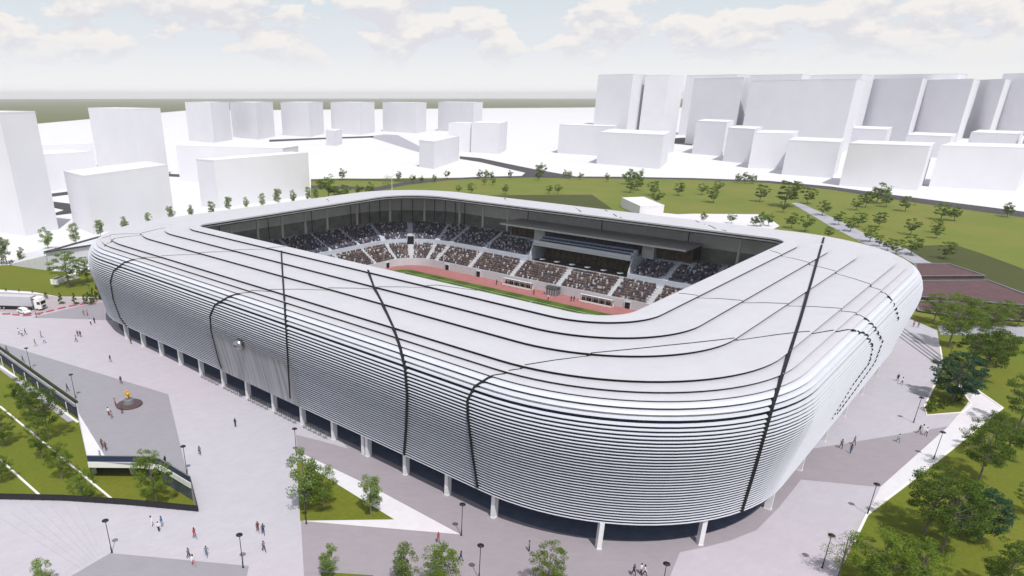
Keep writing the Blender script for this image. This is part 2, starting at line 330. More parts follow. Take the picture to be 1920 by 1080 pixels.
# left: lawn, truck road
sheet('left_lawn', pxl([(-300, 505), (-60, 500), (25, 497), (92, 508), (185, 512), (320, 520), (320, 560), (190, 557), (110, 556), (60, 547), (0, 543), (-300, 535)]), .09, MT['grass'])
sheet('delivery_road', pxl([(-300, 545), (0, 548), (75, 552), (110, 557), (196, 560), (196, 565), (150, 573), (100, 583), (60, 591), (0, 585), (-300, 575)]), .10, MT['road_p'])
sheet('rosy_paving', pxl([(60, 596), (100, 586), (150, 574), (197, 566), (214, 580), (213, 602), (160, 599)]), ZP + .02, MT['pave_d'])
# seam lines of the wide steps at lower left and right
def stairs(name, lines, label, m):
    mb = MB()
    for a, b, wd in lines: ribbon([gp(*a), gp(*b)], wd, ZP, ZP + 0.05, mb)
    return tag(mb.build(name, m), label, 'steps')
ln = [(a, b, .025) for a, b in zip([(0, 972), (20, 961), (42, 952), (66, 947), (92, 946), (118, 947), (144, 949)], [(150, 1066), (158, 1060), (165, 1056), (172, 1052), (179, 1048), (186, 1044), (193, 1040)])]
stairs('wide_steps', ln, 'shallow fanned white steps at the lower left of the plaza', mat('step_joint', (0.425, 0.42, 0.465), 0.8))
stairs('terrace_steps', [((1694, 616), (1765, 669), .35), ((1690, 620), (1765, 677), .35), ((1687, 625), (1764, 682), .35), ((1684, 630), (1760, 686), .35)], 'flight of four dark-edged steps beside the far right corner of the stadium', MT['grey'])
# kerbs
kb = MB(); ribbon(pxl(plaza_r[3:18]), 0.35, 0.05, ZP + 0.10, kb); tag(kb.build('kerb', MT['kerb']), 'pale kerb along the right edge of the plaza', 'kerb', kind='structure')
kb = MB(); ribbon(pxl([(0, 687), (60, 728), (146, 792)], -3.3), 0.5, -3.4, -3.15, kb)
for a, b in (((0, 762), (60, 812)), ((60, 812), (216, 941)), ((-60, 815), (0, 862)), ((0, 862), (78, 932))): ribbon(pxl([a, b], -3.3), 0.35, -3.4, -3.2, kb)
tag(kb.build('kerb', MT['kerb']), kind='structure')

# ================================================================= SHELL-GEOMETRY-BEGIN
X0, X1, Y0, Y1 = 69.5, 205.5, 19.7, 194.3
PROF = [(-26.2, 24.3), (-22.5, 24.3), (-15.8, 24.2), (-10.0, 23.75), (-2.75, 23.4), (-0.6, 22.95), (0.75, 22.35), (1.75, 21.7), (2.4, 20.95), (2.95, 19.8), (3.35, 18.4), (3.45, 17.0), (3.25, 15.2), (2.85, 13.2), (2.4, 11.2), (2.0, 9.2), (1.6, 7.2), (1.3, 5.4), (1.2, 4.25)]
def prof_z(z):
    """outward offset of the facade at height z (below 20.7)"""
    P = PROF[6:]
    for a, b in zip(P, P[1:]):
        if z >= b[1]:
            t = (z - b[1]) / (a[1] - b[1]); t = min(1, max(0, t)); return b[0] + (a[0] - b[0]) * t
    return P[-1][0]
NS, NC = 8, 22
RI = (5.0, 16.0, 4.0, 8.0)                             # inner radii: far-right, far-left, near-left, near-right
def ring(e):
    """plan outline offset by e, counter-clockwise from the start of the right side"""
    t = min(1.0, max(0.0, -e / 26.2)); ip = e if e < 0 else 0.0; op = e if e > 0 else 0.0
    kf, kln, klf = 0.775, 0.93, 0.80
    c = [(X1 + ip * kf + op, Y0 - ip - op), (X1 + ip * kf + op, Y1 + ip * klf + op), (X0 - ip - op, Y1 + ip * kln + op), (X0 - ip - op, Y0 - ip - op)]
    rr = [30 + op if e >= 0 else RI[i] + (30 - RI[i]) * (1 - t) ** 0.75 for i in range(4)]
    dirs = [(1, 0), (0, 1), (-1, 0), (0, -1)]          # travel direction arriving at corner i
    out = []
    arcs = []
    for i in range(4):
        d0 = dirs[i]; d1 = dirs[(i + 1) % 4]; r = rr[i]
        cx = c[i][0] - d0[0] * r + d1[0] * r; cy = c[i][1] - d0[1] * r + d1[1] * r
        a0 = math.atan2(-d1[1], -d1[0]); pts = []
        for k in range(NC + 1):
            a = a0 + (math.pi / 2) * k / NC; pts.append((cx + r * math.cos(a), cy + r * math.sin(a)))
        arcs.append(pts)
    for i in range(4):
        prev = arcs[i - 1][-1]; cur = arcs[i]
        for k in range(NS): s = k / NS; out.append((prev[0] + (cur[0][0] - prev[0]) * s, prev[1] + (cur[0][1] - prev[1]) * s))
        out += cur[:-1]
        out.append(cur[-1]) if False else None
    return out
# ================================================================= SHELL-GEOMETRY-END

stad = thing('stadium', (137, 107, 0), 'huge white football stadium wrapped in horizontal louvres with an open roof', 'stadium')
SO = Vector((137, 107, 0))
def lp(p, z=None):                                     # world -> stadium local
    return (p[0] - SO.x, p[1] - SO.y, (p[2] if z is None else z) - SO.z)
def swept(name, sections, m, parent=stad, closed_section=True):
    """sweep closed cross-sections [(e, z), ...] round the plan"""
    mb = MB()
    for sec in sections:
        rings = [[lp((x, y, z)) for x, y in ring(e)] for e, z in sec]
        k = len(sec); n = len(rings[0]); vs = [rings[j][i] for i in range(n) for j in range(k)]
        fs = []
        for i in range(n):
            a = i * k; b = ((i + 1) % n) * k
            for j in range(k if closed_section else k - 1):
                q = (j + 1) % k; fs.append((a + j, b + j, b + q, a + q))
        mb.mesh(vs, [f[::-1] for f in fs])
    return mb.build(name, m, parent)
# roof: five broad overlapping rings, then the narrow shoulder rings
lines = PROF[:9]
for i in range(6):
    (e0, z0), (e1, z1) = lines[i], lines[i + 1]
    dz = 0.0 if i == 0 else (0.47 if i < 5 else 0.38)
    zi = z0 - dz; ov = 0.0 if i == 0 else 0.30
    th = 0.05
    # a slightly bowed plate
    em, zm = (e0 + e1) / 2, (zi + z1) / 2 + 0.10 * abs(e1 - e0) / 7
    swept('roof_ring', [[(e0 - ov, zi + .02), (em, zm), (e1, z1), (e1, z1 - th), (em, zm - th), (e0 - ov, zi - th)]], MT['roof'])
# dark recess behind every open joint
swept('joint_recess', [[(e - 0.32, z - 0.06), (e - 0.32, z - 0.95), (e - 0.38, z - 0.95), (e - 0.38, z - 0.06)] for e, z in lines[1:7]], MT['dark'])
# louvres
z = 22.35 - 0.30; secs = []; k = 0; pe = 0.75
while z > 4.15:
    lip = (.30, .25, .19, .15, .12, .10, .09, .08, .075, .07)[min(k, 9)]; gap = .395 if k > 3 else (.38, .40, .55, .42)[k]
    e = prof_z(z); e2 = prof_z(z - lip); dp = max(0.195, e - pe + 0.20) if k < 8 else 0.195; pe = e2
    secs.append([(e, z), (e2, z - lip), (e2 - dp, z - lip + .03), (e - dp, z + 0.05)]); z -= lip + gap; k += 1
swept('facade_louvres', secs, MT['louvre'])
# inner navy skin behind the louvres, soffit of the roof, fascia at the roof mouth
sk = [(-0.9, 21.9), (-0.1, 21.3), (0.9, 20.6)] + [(prof_z(z) - 0.78, z) for z in (19.6, 18.6, 17, 15, 13, 11, 9, 7, 4.1)]
sk2 = [(e - 0.25, z) for e, z in sk][::-1]
swept('inner_skin', [sk + sk2], MT['navy'])
LIN = mat('daylight_pale_lining', (0.86, 0.85, 0.88), 0.8, 0.15, 0.25)  # opaque; the pale colour stands in for daylight coming through the mesh
swept('upper_lining', [[(1.2, 20.8), (1.6, 15.2), (1.3, 15.2), (0.9, 20.8)]], LIN)
swept('lower_lining', [[(1.5, 15.2), (0.9, 8.0), (0.6, 8.0), (1.2, 15.2)]], mat('dark_lining', (0.38, 0.38, 0.355), 0.8, 0.4, 0.25))
swept('roof_soffit', [[(-26.2, 24.2), (-26.2, 23.35), (-24.5, 22.9), (-12, 22.4), (1.0, 20.9), (1.0, 21.1), (-12, 22.7), (-24.4, 23.4)]], mat('grey_mesh_soffit', (0.80, 0.79, 0.84), 0.7, 0.35, 0.6))
swept('soffit_rib', [[(e, z0), (e, z0 - .22), (e + .18, z0 - .22), (e + .18, z0)] for e, z0 in ((-25.6, 23.1), (-22, 22.75), (-19, 22.6), (-16, 22.5), (-12.5, 22.35), (-9, 22.0), (-6, 21.7), (-3, 21.4))], MT['dgrey'])
swept('fascia', [[(-26.3, 24.33), (-26.3, 23.95), (-26.22, 23.95), (-26.22, 24.33)]], MT['roof'])
swept('fascia_shadow_gap', [[(-26.32, 23.93), (-26.32, 23.6), (-26.2, 23.6), (-26.2, 23.93)]], MT['dark'])
swept('bottom_beam', [[(0.7, 4.35), (0.7, 4.15), (-0.6, 4.15), (-0.6, 4.35)]], MT['navy'])
swept('undercroft_ceiling', [[(-0.6, 4.3), (-0.6, 4.15), (-8, 4.15), (-8, 4.3)]], MT['conc2'])
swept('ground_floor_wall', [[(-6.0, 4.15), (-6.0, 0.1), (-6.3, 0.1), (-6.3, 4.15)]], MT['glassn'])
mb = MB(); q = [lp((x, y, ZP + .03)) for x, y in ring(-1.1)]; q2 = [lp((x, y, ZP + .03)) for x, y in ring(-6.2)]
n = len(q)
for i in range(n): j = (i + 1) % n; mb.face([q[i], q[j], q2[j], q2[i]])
mb.build('undercroft_floor', mat('shade_navy_floor', (0.105, 0.135, 0.215), 0.6, 0.25, 0.5), stad)  # floor coloured dark navy to paint in the shade under the shell
# facade columns
near_y = [163.2 - 8.86 * i for i in range(14)]
cols = [(X0, y, 0) for y in near_y] + [(73.4, 33.3, .75), (83.8, 23.6, .75), (99.4, 19.6, 1.57), (115, 19.6, 1.57), (129, 19.6, 1.57), (143, 19.6, 1.57), (157, 19.6, 1.57), (171, 19.6, 1.57), (74, 180, -.6)]
for i, (x, y, a) in enumerate(cols):
    c = MB(); c.box((0, 0, 2.2), (0.95, 0.62, 4.2), m=0); c.box((0, 0, 0.16), (1.05, 0.72, 0.12))
    if i in (10,): c.box((0, 1.0, 2.2), (0.95, 0.62, 4.2))
    o = c.build('column', MT['column'], stad); o.location = lp((x, y, 0)); o.rotation_euler = (0, 0, a)

SEAMS = {
  'A': (0.34, [(92.14,126.33,24.3,-0,-0,1), (88.92,121.96,24.25,-0.01,-0,1), (85.91,117.87,24.21,-0.01,-0,1), (83.37,114.43,24.05,-0.08,-0,1), (81.04,111.25,23.87,-0.08,-0,1), (78.79,108.17,23.72,-0.05,-0,1), (76.55,105.11,23.61,-0.05,-0,1), (74.43,102.2,23.51,-0.05,-0,1), (72.41,99.44,23.41,-0.05,-0,1), (70.89,97.37,23.12,-0.2,-0,0.98), (69.63,95.64,22.74,-0.41,-0,0.91), (68.62,94.26,22.26,-0.54,-0,0.84), (67.78,93.12,21.72,-0.54,-0,0.84), (67.19,92.33,21.06,-0.76,-0,0.65), (66.79,91.79,20.3,-0.9,-0,0.43), (66.47,91.35,19.51,-0.96,-0,0.27), (66.23,91.05,18.67,-0.96,-0,0.27), (66.1,90.9,17.76,-1,-0,0.07), (66.07,90.88,16.8,-0.99,-0,-0.11), (66.19,91.07,15.73,-0.99,-0,-0.11), (66.37,91.34,14.62,-0.98,-0,-0.2), (66.6,91.69,13.45,-0.98,-0,-0.2), (66.86,92.08,12.25,-0.98,-0,-0.22), (67.12,92.45,11.11,-0.98,-0,-0.2), (67.35,92.78,9.96,-0.98,-0,-0.2), (67.58,93.12,8.81,-0.98,-0,-0.2), (67.81,93.47,7.63,-0.98,-0,-0.2), (68.02,93.78,6.46,-0.99,-0,-0.16), (68.21,94.05,5.3,-1,-0,-0.09)]),
  'B': (0.4, [(94.78,100.82,24.3,-0,0,1), (92.23,97.66,24.3,-0,-0,1), (89.9,94.77,24.27,-0.01,-0,1), (87.68,92.02,24.24,-0.01,-0,1), (85.58,89.4,24.2,-0.01,-0,1), (83.88,87.01,24.09,-0.08,-0,1), (82.29,84.76,23.97,-0.08,-0,1), (80.76,82.6,23.85,-0.08,-0,1), (79.27,80.5,23.74,-0.05,-0,1), (77.68,78.4,23.66,-0.05,-0,1), (76.16,76.37,23.59,-0.05,-0,1), (74.7,74.43,23.52,-0.05,-0,1), (73.3,72.56,23.45,-0.05,-0,1), (72.02,70.83,23.35,-0.2,-0,0.98), (71.01,69.5,23.14,-0.2,-0,0.98), (70.05,68.22,22.93,-0.41,-0,0.91), (69.33,67.19,22.61,-0.41,-0,0.91), (68.65,66.21,22.29,-0.54,-0,0.84), (67.98,65.29,21.85,-0.54,-0,0.84), (67.45,64.51,21.35,-0.76,-0,0.65), (67.03,63.84,20.81,-0.9,-0,0.43), (66.74,63.3,20.2,-0.9,-0,0.43), (66.47,62.96,19.53,-0.96,-0,0.27), (66.27,62.68,18.83,-0.96,-0,0.27), (66.13,62.46,18.09,-1,-0,0.07), (66.07,62.32,17.3,-1,-0,0.07), (66.11,62.27,16.44,-0.99,-0,-0.11), (66.22,62.4,15.5,-0.99,-0,-0.11), (66.39,62.6,14.51,-0.98,-0,-0.2), (66.59,62.83,13.49,-0.98,-0,-0.2), (66.82,63.08,12.44,-0.98,-0,-0.22), (67.06,63.35,11.36,-0.98,-0,-0.22), (67.28,63.59,10.29,-0.98,-0,-0.2), (67.51,63.9,9.13,-0.98,-0,-0.2), (67.75,64.22,7.94,-0.98,-0,-0.2), (67.98,64.52,6.75,-0.99,-0,-0.16), (68.17,64.81,5.56,-0.99,-0,-0.16), (68.29,65.01,4.42,-1,-0,-0.09)]),
  'C': (0.46, [(199.13,41.63,23.55,0.05,-0.02,1), (189.14,39.59,24.07,0.06,-0.06,1), (181.88,38.12,24.22,0.01,-0.01,1), (175.87,36.9,24.22,-0,-0.01,1), (170.29,35.77,24.2,-0,-0.01,1), (165.26,34.75,24.14,-0,-0.08,1), (160.56,33.81,24.07,-0,-0.08,1), (156.09,32.91,24,-0,-0.08,1), (151.84,32.05,23.93,-0,-0.08,1), (147.8,31.23,23.87,-0,-0.08,1), (143.73,30.42,23.81,-0,-0.08,1), (139.84,29.64,23.75,-0,-0.05,1), (136.06,28.88,23.71,-0,-0.05,1), (132.46,28.15,23.68,-0,-0.05,1), (129.02,27.46,23.64,0,-0.05,1), (125.73,26.8,23.61,-0,-0.05,1), (122.59,26.17,23.58,-0,-0.05,1), (119.58,25.57,23.55,-0,-0.05,1), (116.91,25.05,23.53,-0,-0.05,1), (114.34,24.55,23.5,-0,-0.05,1), (111.86,24.07,23.48,-0,-0.05,1), (109.48,23.61,23.46,-0,-0.05,1), (107.18,23.16,23.43,-0,-0.05,1), (104.96,22.73,23.41,-0,-0.05,1), (102.88,22.33,23.37,-0,-0.2,0.98), (100.98,21.96,23.3,-0,-0.2,0.98), (99.16,21.61,23.22,-0.01,-0.2,0.98), (97.42,21.28,23.13,-0.02,-0.2,0.98), (95.77,20.97,23.03,-0.02,-0.2,0.98), (94.27,20.69,22.89,-0.07,-0.39,0.92), (93,20.45,22.69,-0.1,-0.38,0.92), (91.81,20.23,22.47,-0.1,-0.38,0.92), (90.71,20.04,22.23,-0.17,-0.52,0.84), (89.77,19.88,21.93,-0.17,-0.52,0.84), (88.89,19.72,21.63,-0.24,-0.72,0.65), (88.2,19.62,21.25,-0.29,-0.7,0.65), (87.61,19.51,20.82,-0.35,-0.83,0.43), (87.18,19.44,20.33,-0.35,-0.83,0.43), (86.75,19.36,19.85,-0.35,-0.83,0.43), (86.43,19.32,19.31,-0.37,-0.89,0.27), (86.13,19.28,18.77,-0.37,-0.89,0.27), (85.89,19.25,18.2,-0.38,-0.92,0.07), (85.78,19.24,17.57,-0.38,-0.92,0.07), (85.69,19.25,16.93,-0.38,-0.92,-0.11), (85.79,19.29,16.19,-0.38,-0.92,-0.11), (85.89,19.34,15.45,-0.38,-0.92,-0.11), (86.08,19.41,14.66,-0.38,-0.91,-0.2), (86.32,19.49,13.83,-0.38,-0.91,-0.2), (86.57,19.57,12.99,-0.37,-0.9,-0.22), (86.86,19.66,12.12,-0.37,-0.9,-0.22), (87.12,19.76,11.26,-0.37,-0.9,-0.22), (87.35,19.86,10.41,-0.38,-0.91,-0.2), (87.58,19.95,9.56,-0.38,-0.91,-0.2), (87.8,20.04,8.69,-0.38,-0.91,-0.2), (88.04,20.14,7.81,-0.38,-0.91,-0.2), (88.25,20.23,6.93,-0.38,-0.91,-0.16), (88.43,20.31,6.06,-0.38,-0.91,-0.16), (88.58,20.39,5.2,-0.31,-0.95,-0.09), (88.63,20.44,4.39,-0.31,-0.95,-0.09)]),
  'd': (0.22, [(95.69,72.73,24.3,-0,0,1), (95.58,73.15,24.3,-0,0,1), (95.46,73.57,24.31,-0,0,1), (95.34,73.99,24.31,-0,0,1), (95.22,74.41,24.31,-0,0,1), (95.1,74.83,24.32,-0,0,1), (94.98,75.26,24.32,-0,0,1), (94.87,75.69,24.32,-0,0,1), (94.75,76.11,24.33,0,-0,1), (94.63,76.54,24.33,0,-0,1), (94.5,76.97,24.33,0,-0,1), (94.38,77.4,24.34,0,-0,1), (94.26,77.83,24.34,0,-0,1), (94.14,78.27,24.34,0,-0,1), (94.02,78.7,24.35,0,-0,1), (93.9,79.14,24.35,0,-0,1), (93.77,79.58,24.35,-0,0,1), (93.65,80.02,24.35,-0,0,1), (93.53,80.46,24.34,-0,-0,1), (93.23,80.72,24.34,-0,-0,1), (92.92,80.99,24.33,-0,-0,1), (92.62,81.25,24.32,-0,-0,1), (92.32,81.51,24.31,-0,-0,1), (92.02,81.78,24.3,-0,-0,1), (91.73,82.05,23.85,-0.01,-0,1), (91.44,82.32,23.88,-0.01,-0,1), (91.15,82.6,23.9,-0.01,-0,1), (90.86,82.87,23.93,-0.01,-0,1), (90.57,83.15,23.95,-0.01,-0,1), (90.28,83.42,23.97,-0.01,-0,1), (89.99,83.69,24,-0.01,-0,1), (89.71,83.97,24.02,-0.01,-0,1), (89.42,84.24,24.05,-0.01,-0,1), (89.13,84.51,24.07,-0.01,-0,1), (88.84,84.79,24.09,-0.01,-0,1), (88.55,85.06,24.11,-0.01,-0,1), (88.26,85.33,24.12,-0.01,-0,1), (87.97,85.61,24.13,-0.01,-0,1), (87.69,85.88,24.14,-0.01,-0,1), (87.4,86.15,24.14,-0.01,-0,1), (87.11,86.42,24.15,-0.01,-0,1), (86.82,86.7,24.16,-0.01,-0,1), (86.53,86.97,24.17,-0.01,-0,1), (86.25,87.24,24.17,-0.01,-0,1), (85.96,87.51,24.18,-0.01,-0,1), (85.67,87.79,24.19,-0.01,-0,1), (85.38,88.06,24.2,-0.01,-0,1), (85.12,88.36,23.74,-0.08,-0,1), (84.88,88.67,23.74,-0.08,-0,1), (84.63,88.99,23.75,-0.08,-0,1), (84.38,89.31,23.76,-0.08,-0,1), (84.14,89.62,23.77,-0.08,-0,1), (83.89,89.94,23.78,-0.08,-0,1), (83.65,90.26,23.78,-0.08,-0,1), (83.4,90.57,23.79,-0.08,-0,1), (83.15,90.89,23.8,-0.08,-0,1), (82.91,91.21,23.81,-0.08,-0,1), (82.66,91.53,23.81,-0.08,-0,1), (82.41,91.84,23.82,-0.08,-0,1), (82.16,92.16,23.82,-0.08,-0,1), (81.92,92.48,23.81,-0.08,-0,1), (81.67,92.8,23.8,-0.08,-0,1), (81.42,93.12,23.8,-0.08,-0,1), (81.17,93.44,23.79,-0.08,-0,1), (80.92,93.76,23.79,-0.08,-0,1), (80.68,94.08,23.78,-0.08,-0,1), (80.43,94.4,23.77,-0.08,-0,1), (80.18,94.72,23.77,-0.08,-0,1), (79.93,95.04,23.76,-0.08,-0,1), (79.68,95.36,23.75,-0.08,-0,1), (79.43,95.67,23.28,-0.05,-0,1), (79.16,95.98,23.3,-0.05,-0,1), (78.9,96.28,23.31,-0.05,-0,1), (78.63,96.58,23.32,-0.05,-0,1), (78.37,96.88,23.33,-0.05,-0,1), (78.1,97.19,23.34,-0.05,-0,1), (77.84,97.49,23.36,-0.05,-0,1), (77.57,97.79,23.37,-0.05,-0,1), (77.31,98.09,23.38,-0.05,-0,1), (77.04,98.4,23.39,-0.05,-0,1), (76.77,98.7,23.4,-0.05,-0,1), (76.51,99,23.41,-0.05,-0,1), (76.24,99.3,23.43,-0.05,-0,1), (75.98,99.61,23.44,-0.05,-0,1), (75.69,99.9,23.44,-0.05,-0,1), (75.41,100.2,23.44,-0.05,-0,1), (75.13,100.5,23.43,-0.05,-0,1), (74.85,100.8,23.43,-0.05,-0,1), (74.56,101.09,23.43,-0.05,-0,1), (74.28,101.39,23.42,-0.05,-0,1), (74,101.69,23.42,-0.05,-0,1), (73.72,101.98,23.42,-0.05,-0,1), (73.43,102.28,23.41,-0.05,-0,1), (73.15,102.58,23.41,-0.05,-0,1), (72.87,102.88,23.41,-0.05,-0,1), (72.59,103.17,23.4,-0.05,-0,1), (72.3,103.47,23.4,-0.05,-0,1), (72.08,103.85,22.94,-0.2,-0,0.98), (71.86,104.24,22.94,-0.2,-0,0.98), (71.64,104.64,22.95,-0.2,-0,0.98), (71.43,105.03,22.96,-0.2,-0,0.98), (71.21,105.43,22.97,-0.2,-0,0.98), (70.99,105.83,22.97,-0.2,-0,0.98), (70.77,106.23,22.96,-0.2,-0,0.98), (70.56,106.63,22.96,-0.2,-0,0.98), (70.34,107.03,22.95,-0.2,-0,0.98), (69.99,107.24,22.56,-0.41,-0,0.91), (69.71,107.55,22.52,-0.41,-0,0.91), (69.43,107.85,22.48,-0.41,-0,0.91), (69.15,108.16,22.43,-0.41,-0,0.91), (68.86,108.46,22.37,-0.41,-0,0.91), (68.61,108.82,22.26,-0.54,-0,0.84), (68.38,109.21,22.11,-0.54,-0,0.84), (68.14,109.59,21.95,-0.54,-0,0.84), (67.91,109.98,21.8,-0.54,-0,0.84), (67.7,110.41,21.64,-0.76,-0,0.65), (67.46,110.8,21.37,-0.76,-0,0.65), (67.23,111.2,21.1,-0.76,-0,0.65), (67.03,111.65,20.81,-0.9,-0,0.43), (66.88,112.19,20.49,-0.9,-0,0.43), (66.73,112.73,20.18,-0.9,-0,0.43), (66.58,113.27,19.86,-0.9,-0,0.43), (66.47,113.89,19.51,-0.96,-0,0.27), (66.34,114.11,19.06,-0.96,-0,0.27), (66.21,114.34,18.61,-0.96,-0,0.27), (66.13,114.65,18.13,-1,-0,0.07), (66.09,115.05,17.62,-1,-0,0.07), (66.06,115.44,17.11,-1,-0,0.07), (66.09,115.53,16.65,-0.99,-0,-0.11), (66.14,115.66,16.17,-0.99,-0,-0.11), (66.2,115.8,15.69,-0.99,-0,-0.11), (66.25,115.93,15.2,-0.99,-0,-0.11), (66.35,116.15,14.68,-0.98,-0,-0.2), (66.46,116.37,14.16,-0.98,-0,-0.2), (66.56,116.59,13.64,-0.98,-0,-0.2), (66.83,116.76,12.41,-0.98,-0,-0.22), (67.11,116.94,11.15,-0.98,-0,-0.2), (67.36,117.06,9.91,-0.98,-0,-0.2), (67.61,117.19,8.66,-0.98,-0,-0.2), (67.86,117.32,7.39,-0.98,-0,-0.2), (68.08,117.37,6.13,-0.99,-0,-0.16), (68.24,117.05,4.99,-1,-0,-0.09)]),
  'e': (0.22, [(151.79,195.81,6.67,0,-0.99,0.16), (150.81,195.83,6.77,0,-0.99,0.16), (149.84,195.84,6.86,0,-0.99,0.16), (148.88,195.86,6.96,0,-0.99,0.16), (147.92,195.88,7.06,0,-0.99,0.16), (146.96,195.89,7.15,0,-0.99,0.16), (146.01,195.91,7.24,0,-0.98,0.2), (95.52,129.01,24.31,-0,0,1), (95.08,129.26,24.32,-0,0,1), (94.64,129.51,24.33,-0,-0,1), (94.2,129.76,24.34,-0,-0,1), (93.76,130.02,24.35,-0,0,1), (93.33,130.27,24.34,-0,0,1), (92.89,130.52,24.33,-0,-0,1), (92.46,130.77,24.31,-0,-0,1), (92.02,131.02,24.3,-0,-0,1), (91.6,131.29,23.86,-0.01,-0,1), (91.19,131.56,23.9,-0.01,-0,1), (90.77,131.84,23.93,-0.01,-0,1), (90.36,132.11,23.97,-0.01,-0,1), (89.94,132.38,24,-0.01,-0,1), (89.53,132.66,24.04,-0.01,-0,1), (89.12,132.93,24.07,-0.01,-0,1), (88.7,133.2,24.11,-0.01,-0,1), (88.29,133.47,24.12,-0.01,-0,1), (87.88,133.74,24.13,-0.01,-0,1), (87.47,134.01,24.14,-0.01,-0,1), (87.06,134.28,24.15,-0.01,-0,1), (86.65,134.55,24.16,-0.01,-0,1), (86.24,134.82,24.18,-0.01,-0,1), (85.83,135.09,24.19,-0.01,-0,1), (85.42,135.36,24.2,-0.01,-0,1), (85.05,135.69,23.74,-0.08,-0,1), (84.7,136.05,23.75,-0.08,-0,1), (84.33,136.36,23.76,-0.08,-0,1), (83.96,136.67,23.77,-0.08,-0,1), (83.58,136.98,23.78,-0.08,-0,1), (83.21,137.28,23.8,-0.08,-0,1), (82.84,137.59,23.81,-0.08,-0,1), (82.47,137.9,23.82,-0.08,-0,1), (82.1,138.21,23.82,-0.08,-0,1), (81.73,138.52,23.81,-0.08,-0,1), (81.37,138.82,23.8,-0.08,-0,1), (81,139.13,23.79,-0.08,-0,1), (80.63,139.44,23.78,-0.08,-0,1), (80.26,139.75,23.77,-0.08,-0,1), (79.89,140.05,23.76,-0.08,-0,1), (79.52,140.36,23.75,-0.08,-0,1), (79.13,140.63,23.3,-0.05,-0,1), (78.74,140.89,23.31,-0.05,-0,1), (78.35,141.16,23.33,-0.05,-0,1), (77.96,141.42,23.35,-0.05,-0,1), (77.57,141.69,23.37,-0.05,-0,1), (77.18,141.95,23.38,-0.05,-0,1), (76.79,142.22,23.4,-0.05,-0,1), (76.4,142.48,23.42,-0.05,-0,1), (76.02,142.74,23.44,-0.05,-0,1), (75.63,143,23.44,-0.05,-0,1), (75.24,143.27,23.44,-0.05,-0,1), (74.86,143.53,23.43,-0.05,-0,1), (74.47,143.79,23.43,-0.05,-0,1), (74.08,144.05,23.42,-0.05,-0,1), (73.7,144.32,23.42,-0.05,-0,1), (73.31,144.58,23.41,-0.05,-0,1), (72.93,144.84,23.41,-0.05,-0,1), (72.55,145.1,23.4,-0.05,-0,1), (72.18,145.4,22.93,-0.2,-0,0.98), (71.89,145.85,22.94,-0.2,-0,0.98), (71.6,146.29,22.95,-0.2,-0,0.98), (71.31,146.74,22.97,-0.2,-0,0.98), (71.01,147.19,22.97,-0.2,-0,0.98), (70.72,147.63,22.96,-0.2,-0,0.98), (70.42,148.08,22.96,-0.2,-0,0.98), (70.13,148.53,22.95,-0.2,-0,0.98), (69.9,149.12,22.54,-0.41,-0,0.91), (69.68,149.73,22.51,-0.41,-0,0.91), (69.29,150.11,22.45,-0.41,-0,0.91), (68.91,150.5,22.38,-0.41,-0,0.91), (68.56,150.97,22.23,-0.54,-0,0.84), (68.24,151.5,22.02,-0.54,-0,0.84), (67.92,152.04,21.81,-0.54,-0,0.84), (67.65,152.68,21.58,-0.76,-0,0.65), (67.42,153.44,21.32,-0.76,-0,0.65), (67.14,153.81,21,-0.76,-0,0.65), (66.95,154.38,20.63,-0.9,-0,0.43), (66.76,154.98,20.25,-0.9,-0,0.43), (66.58,155.59,19.87,-0.9,-0,0.43), (66.45,156.33,19.45,-0.96,-0,0.27), (66.33,157.1,19.03,-0.96,-0,0.27), (66.18,157.31,18.51,-0.96,-0,0.27), (66.12,157.71,17.95,-1,-0,0.07), (66.08,158.18,17.36,-1,-0,0.07), (66.08,158.75,16.75,-0.99,-0,-0.11), (66.15,159.5,16.08,-0.99,-0,-0.11), (66.21,159.68,15.52,-0.99,-0,-0.11), (66.3,159.92,14.94,-0.98,-0,-0.2), (66.42,160.23,14.33,-0.98,-0,-0.2), (66.55,160.55,13.72,-0.98,-0,-0.2), (66.67,160.88,13.11,-0.98,-0,-0.22), (66.81,161.24,12.48,-0.98,-0,-0.22), (66.96,161.61,11.84,-0.98,-0,-0.22), (67.1,161.98,11.2,-0.98,-0,-0.22), (67.21,162.01,10.65,-0.98,-0,-0.2), (67.32,162.04,10.1,-0.98,-0,-0.2), (67.43,162.07,9.54,-0.98,-0,-0.2), (67.54,162.11,8.98,-0.98,-0,-0.2), (67.66,162.14,8.42,-0.98,-0,-0.2), (67.77,162.17,7.86,-0.98,-0,-0.2), (67.88,162.2,7.29,-0.98,-0,-0.2), (67.98,162.19,6.74,-0.99,-0,-0.16), (68.07,162.17,6.18,-0.99,-0,-0.16), (68.13,161.72,5.81,-0.99,-0,-0.16), (68.19,161.26,5.43,-0.99,-0,-0.16), (68.23,160.75,5.08,-1,-0,-0.09), (68.26,160.22,4.73,-1,-0,-0.09), (68.29,159.7,4.38,-1,-0,-0.09)]),
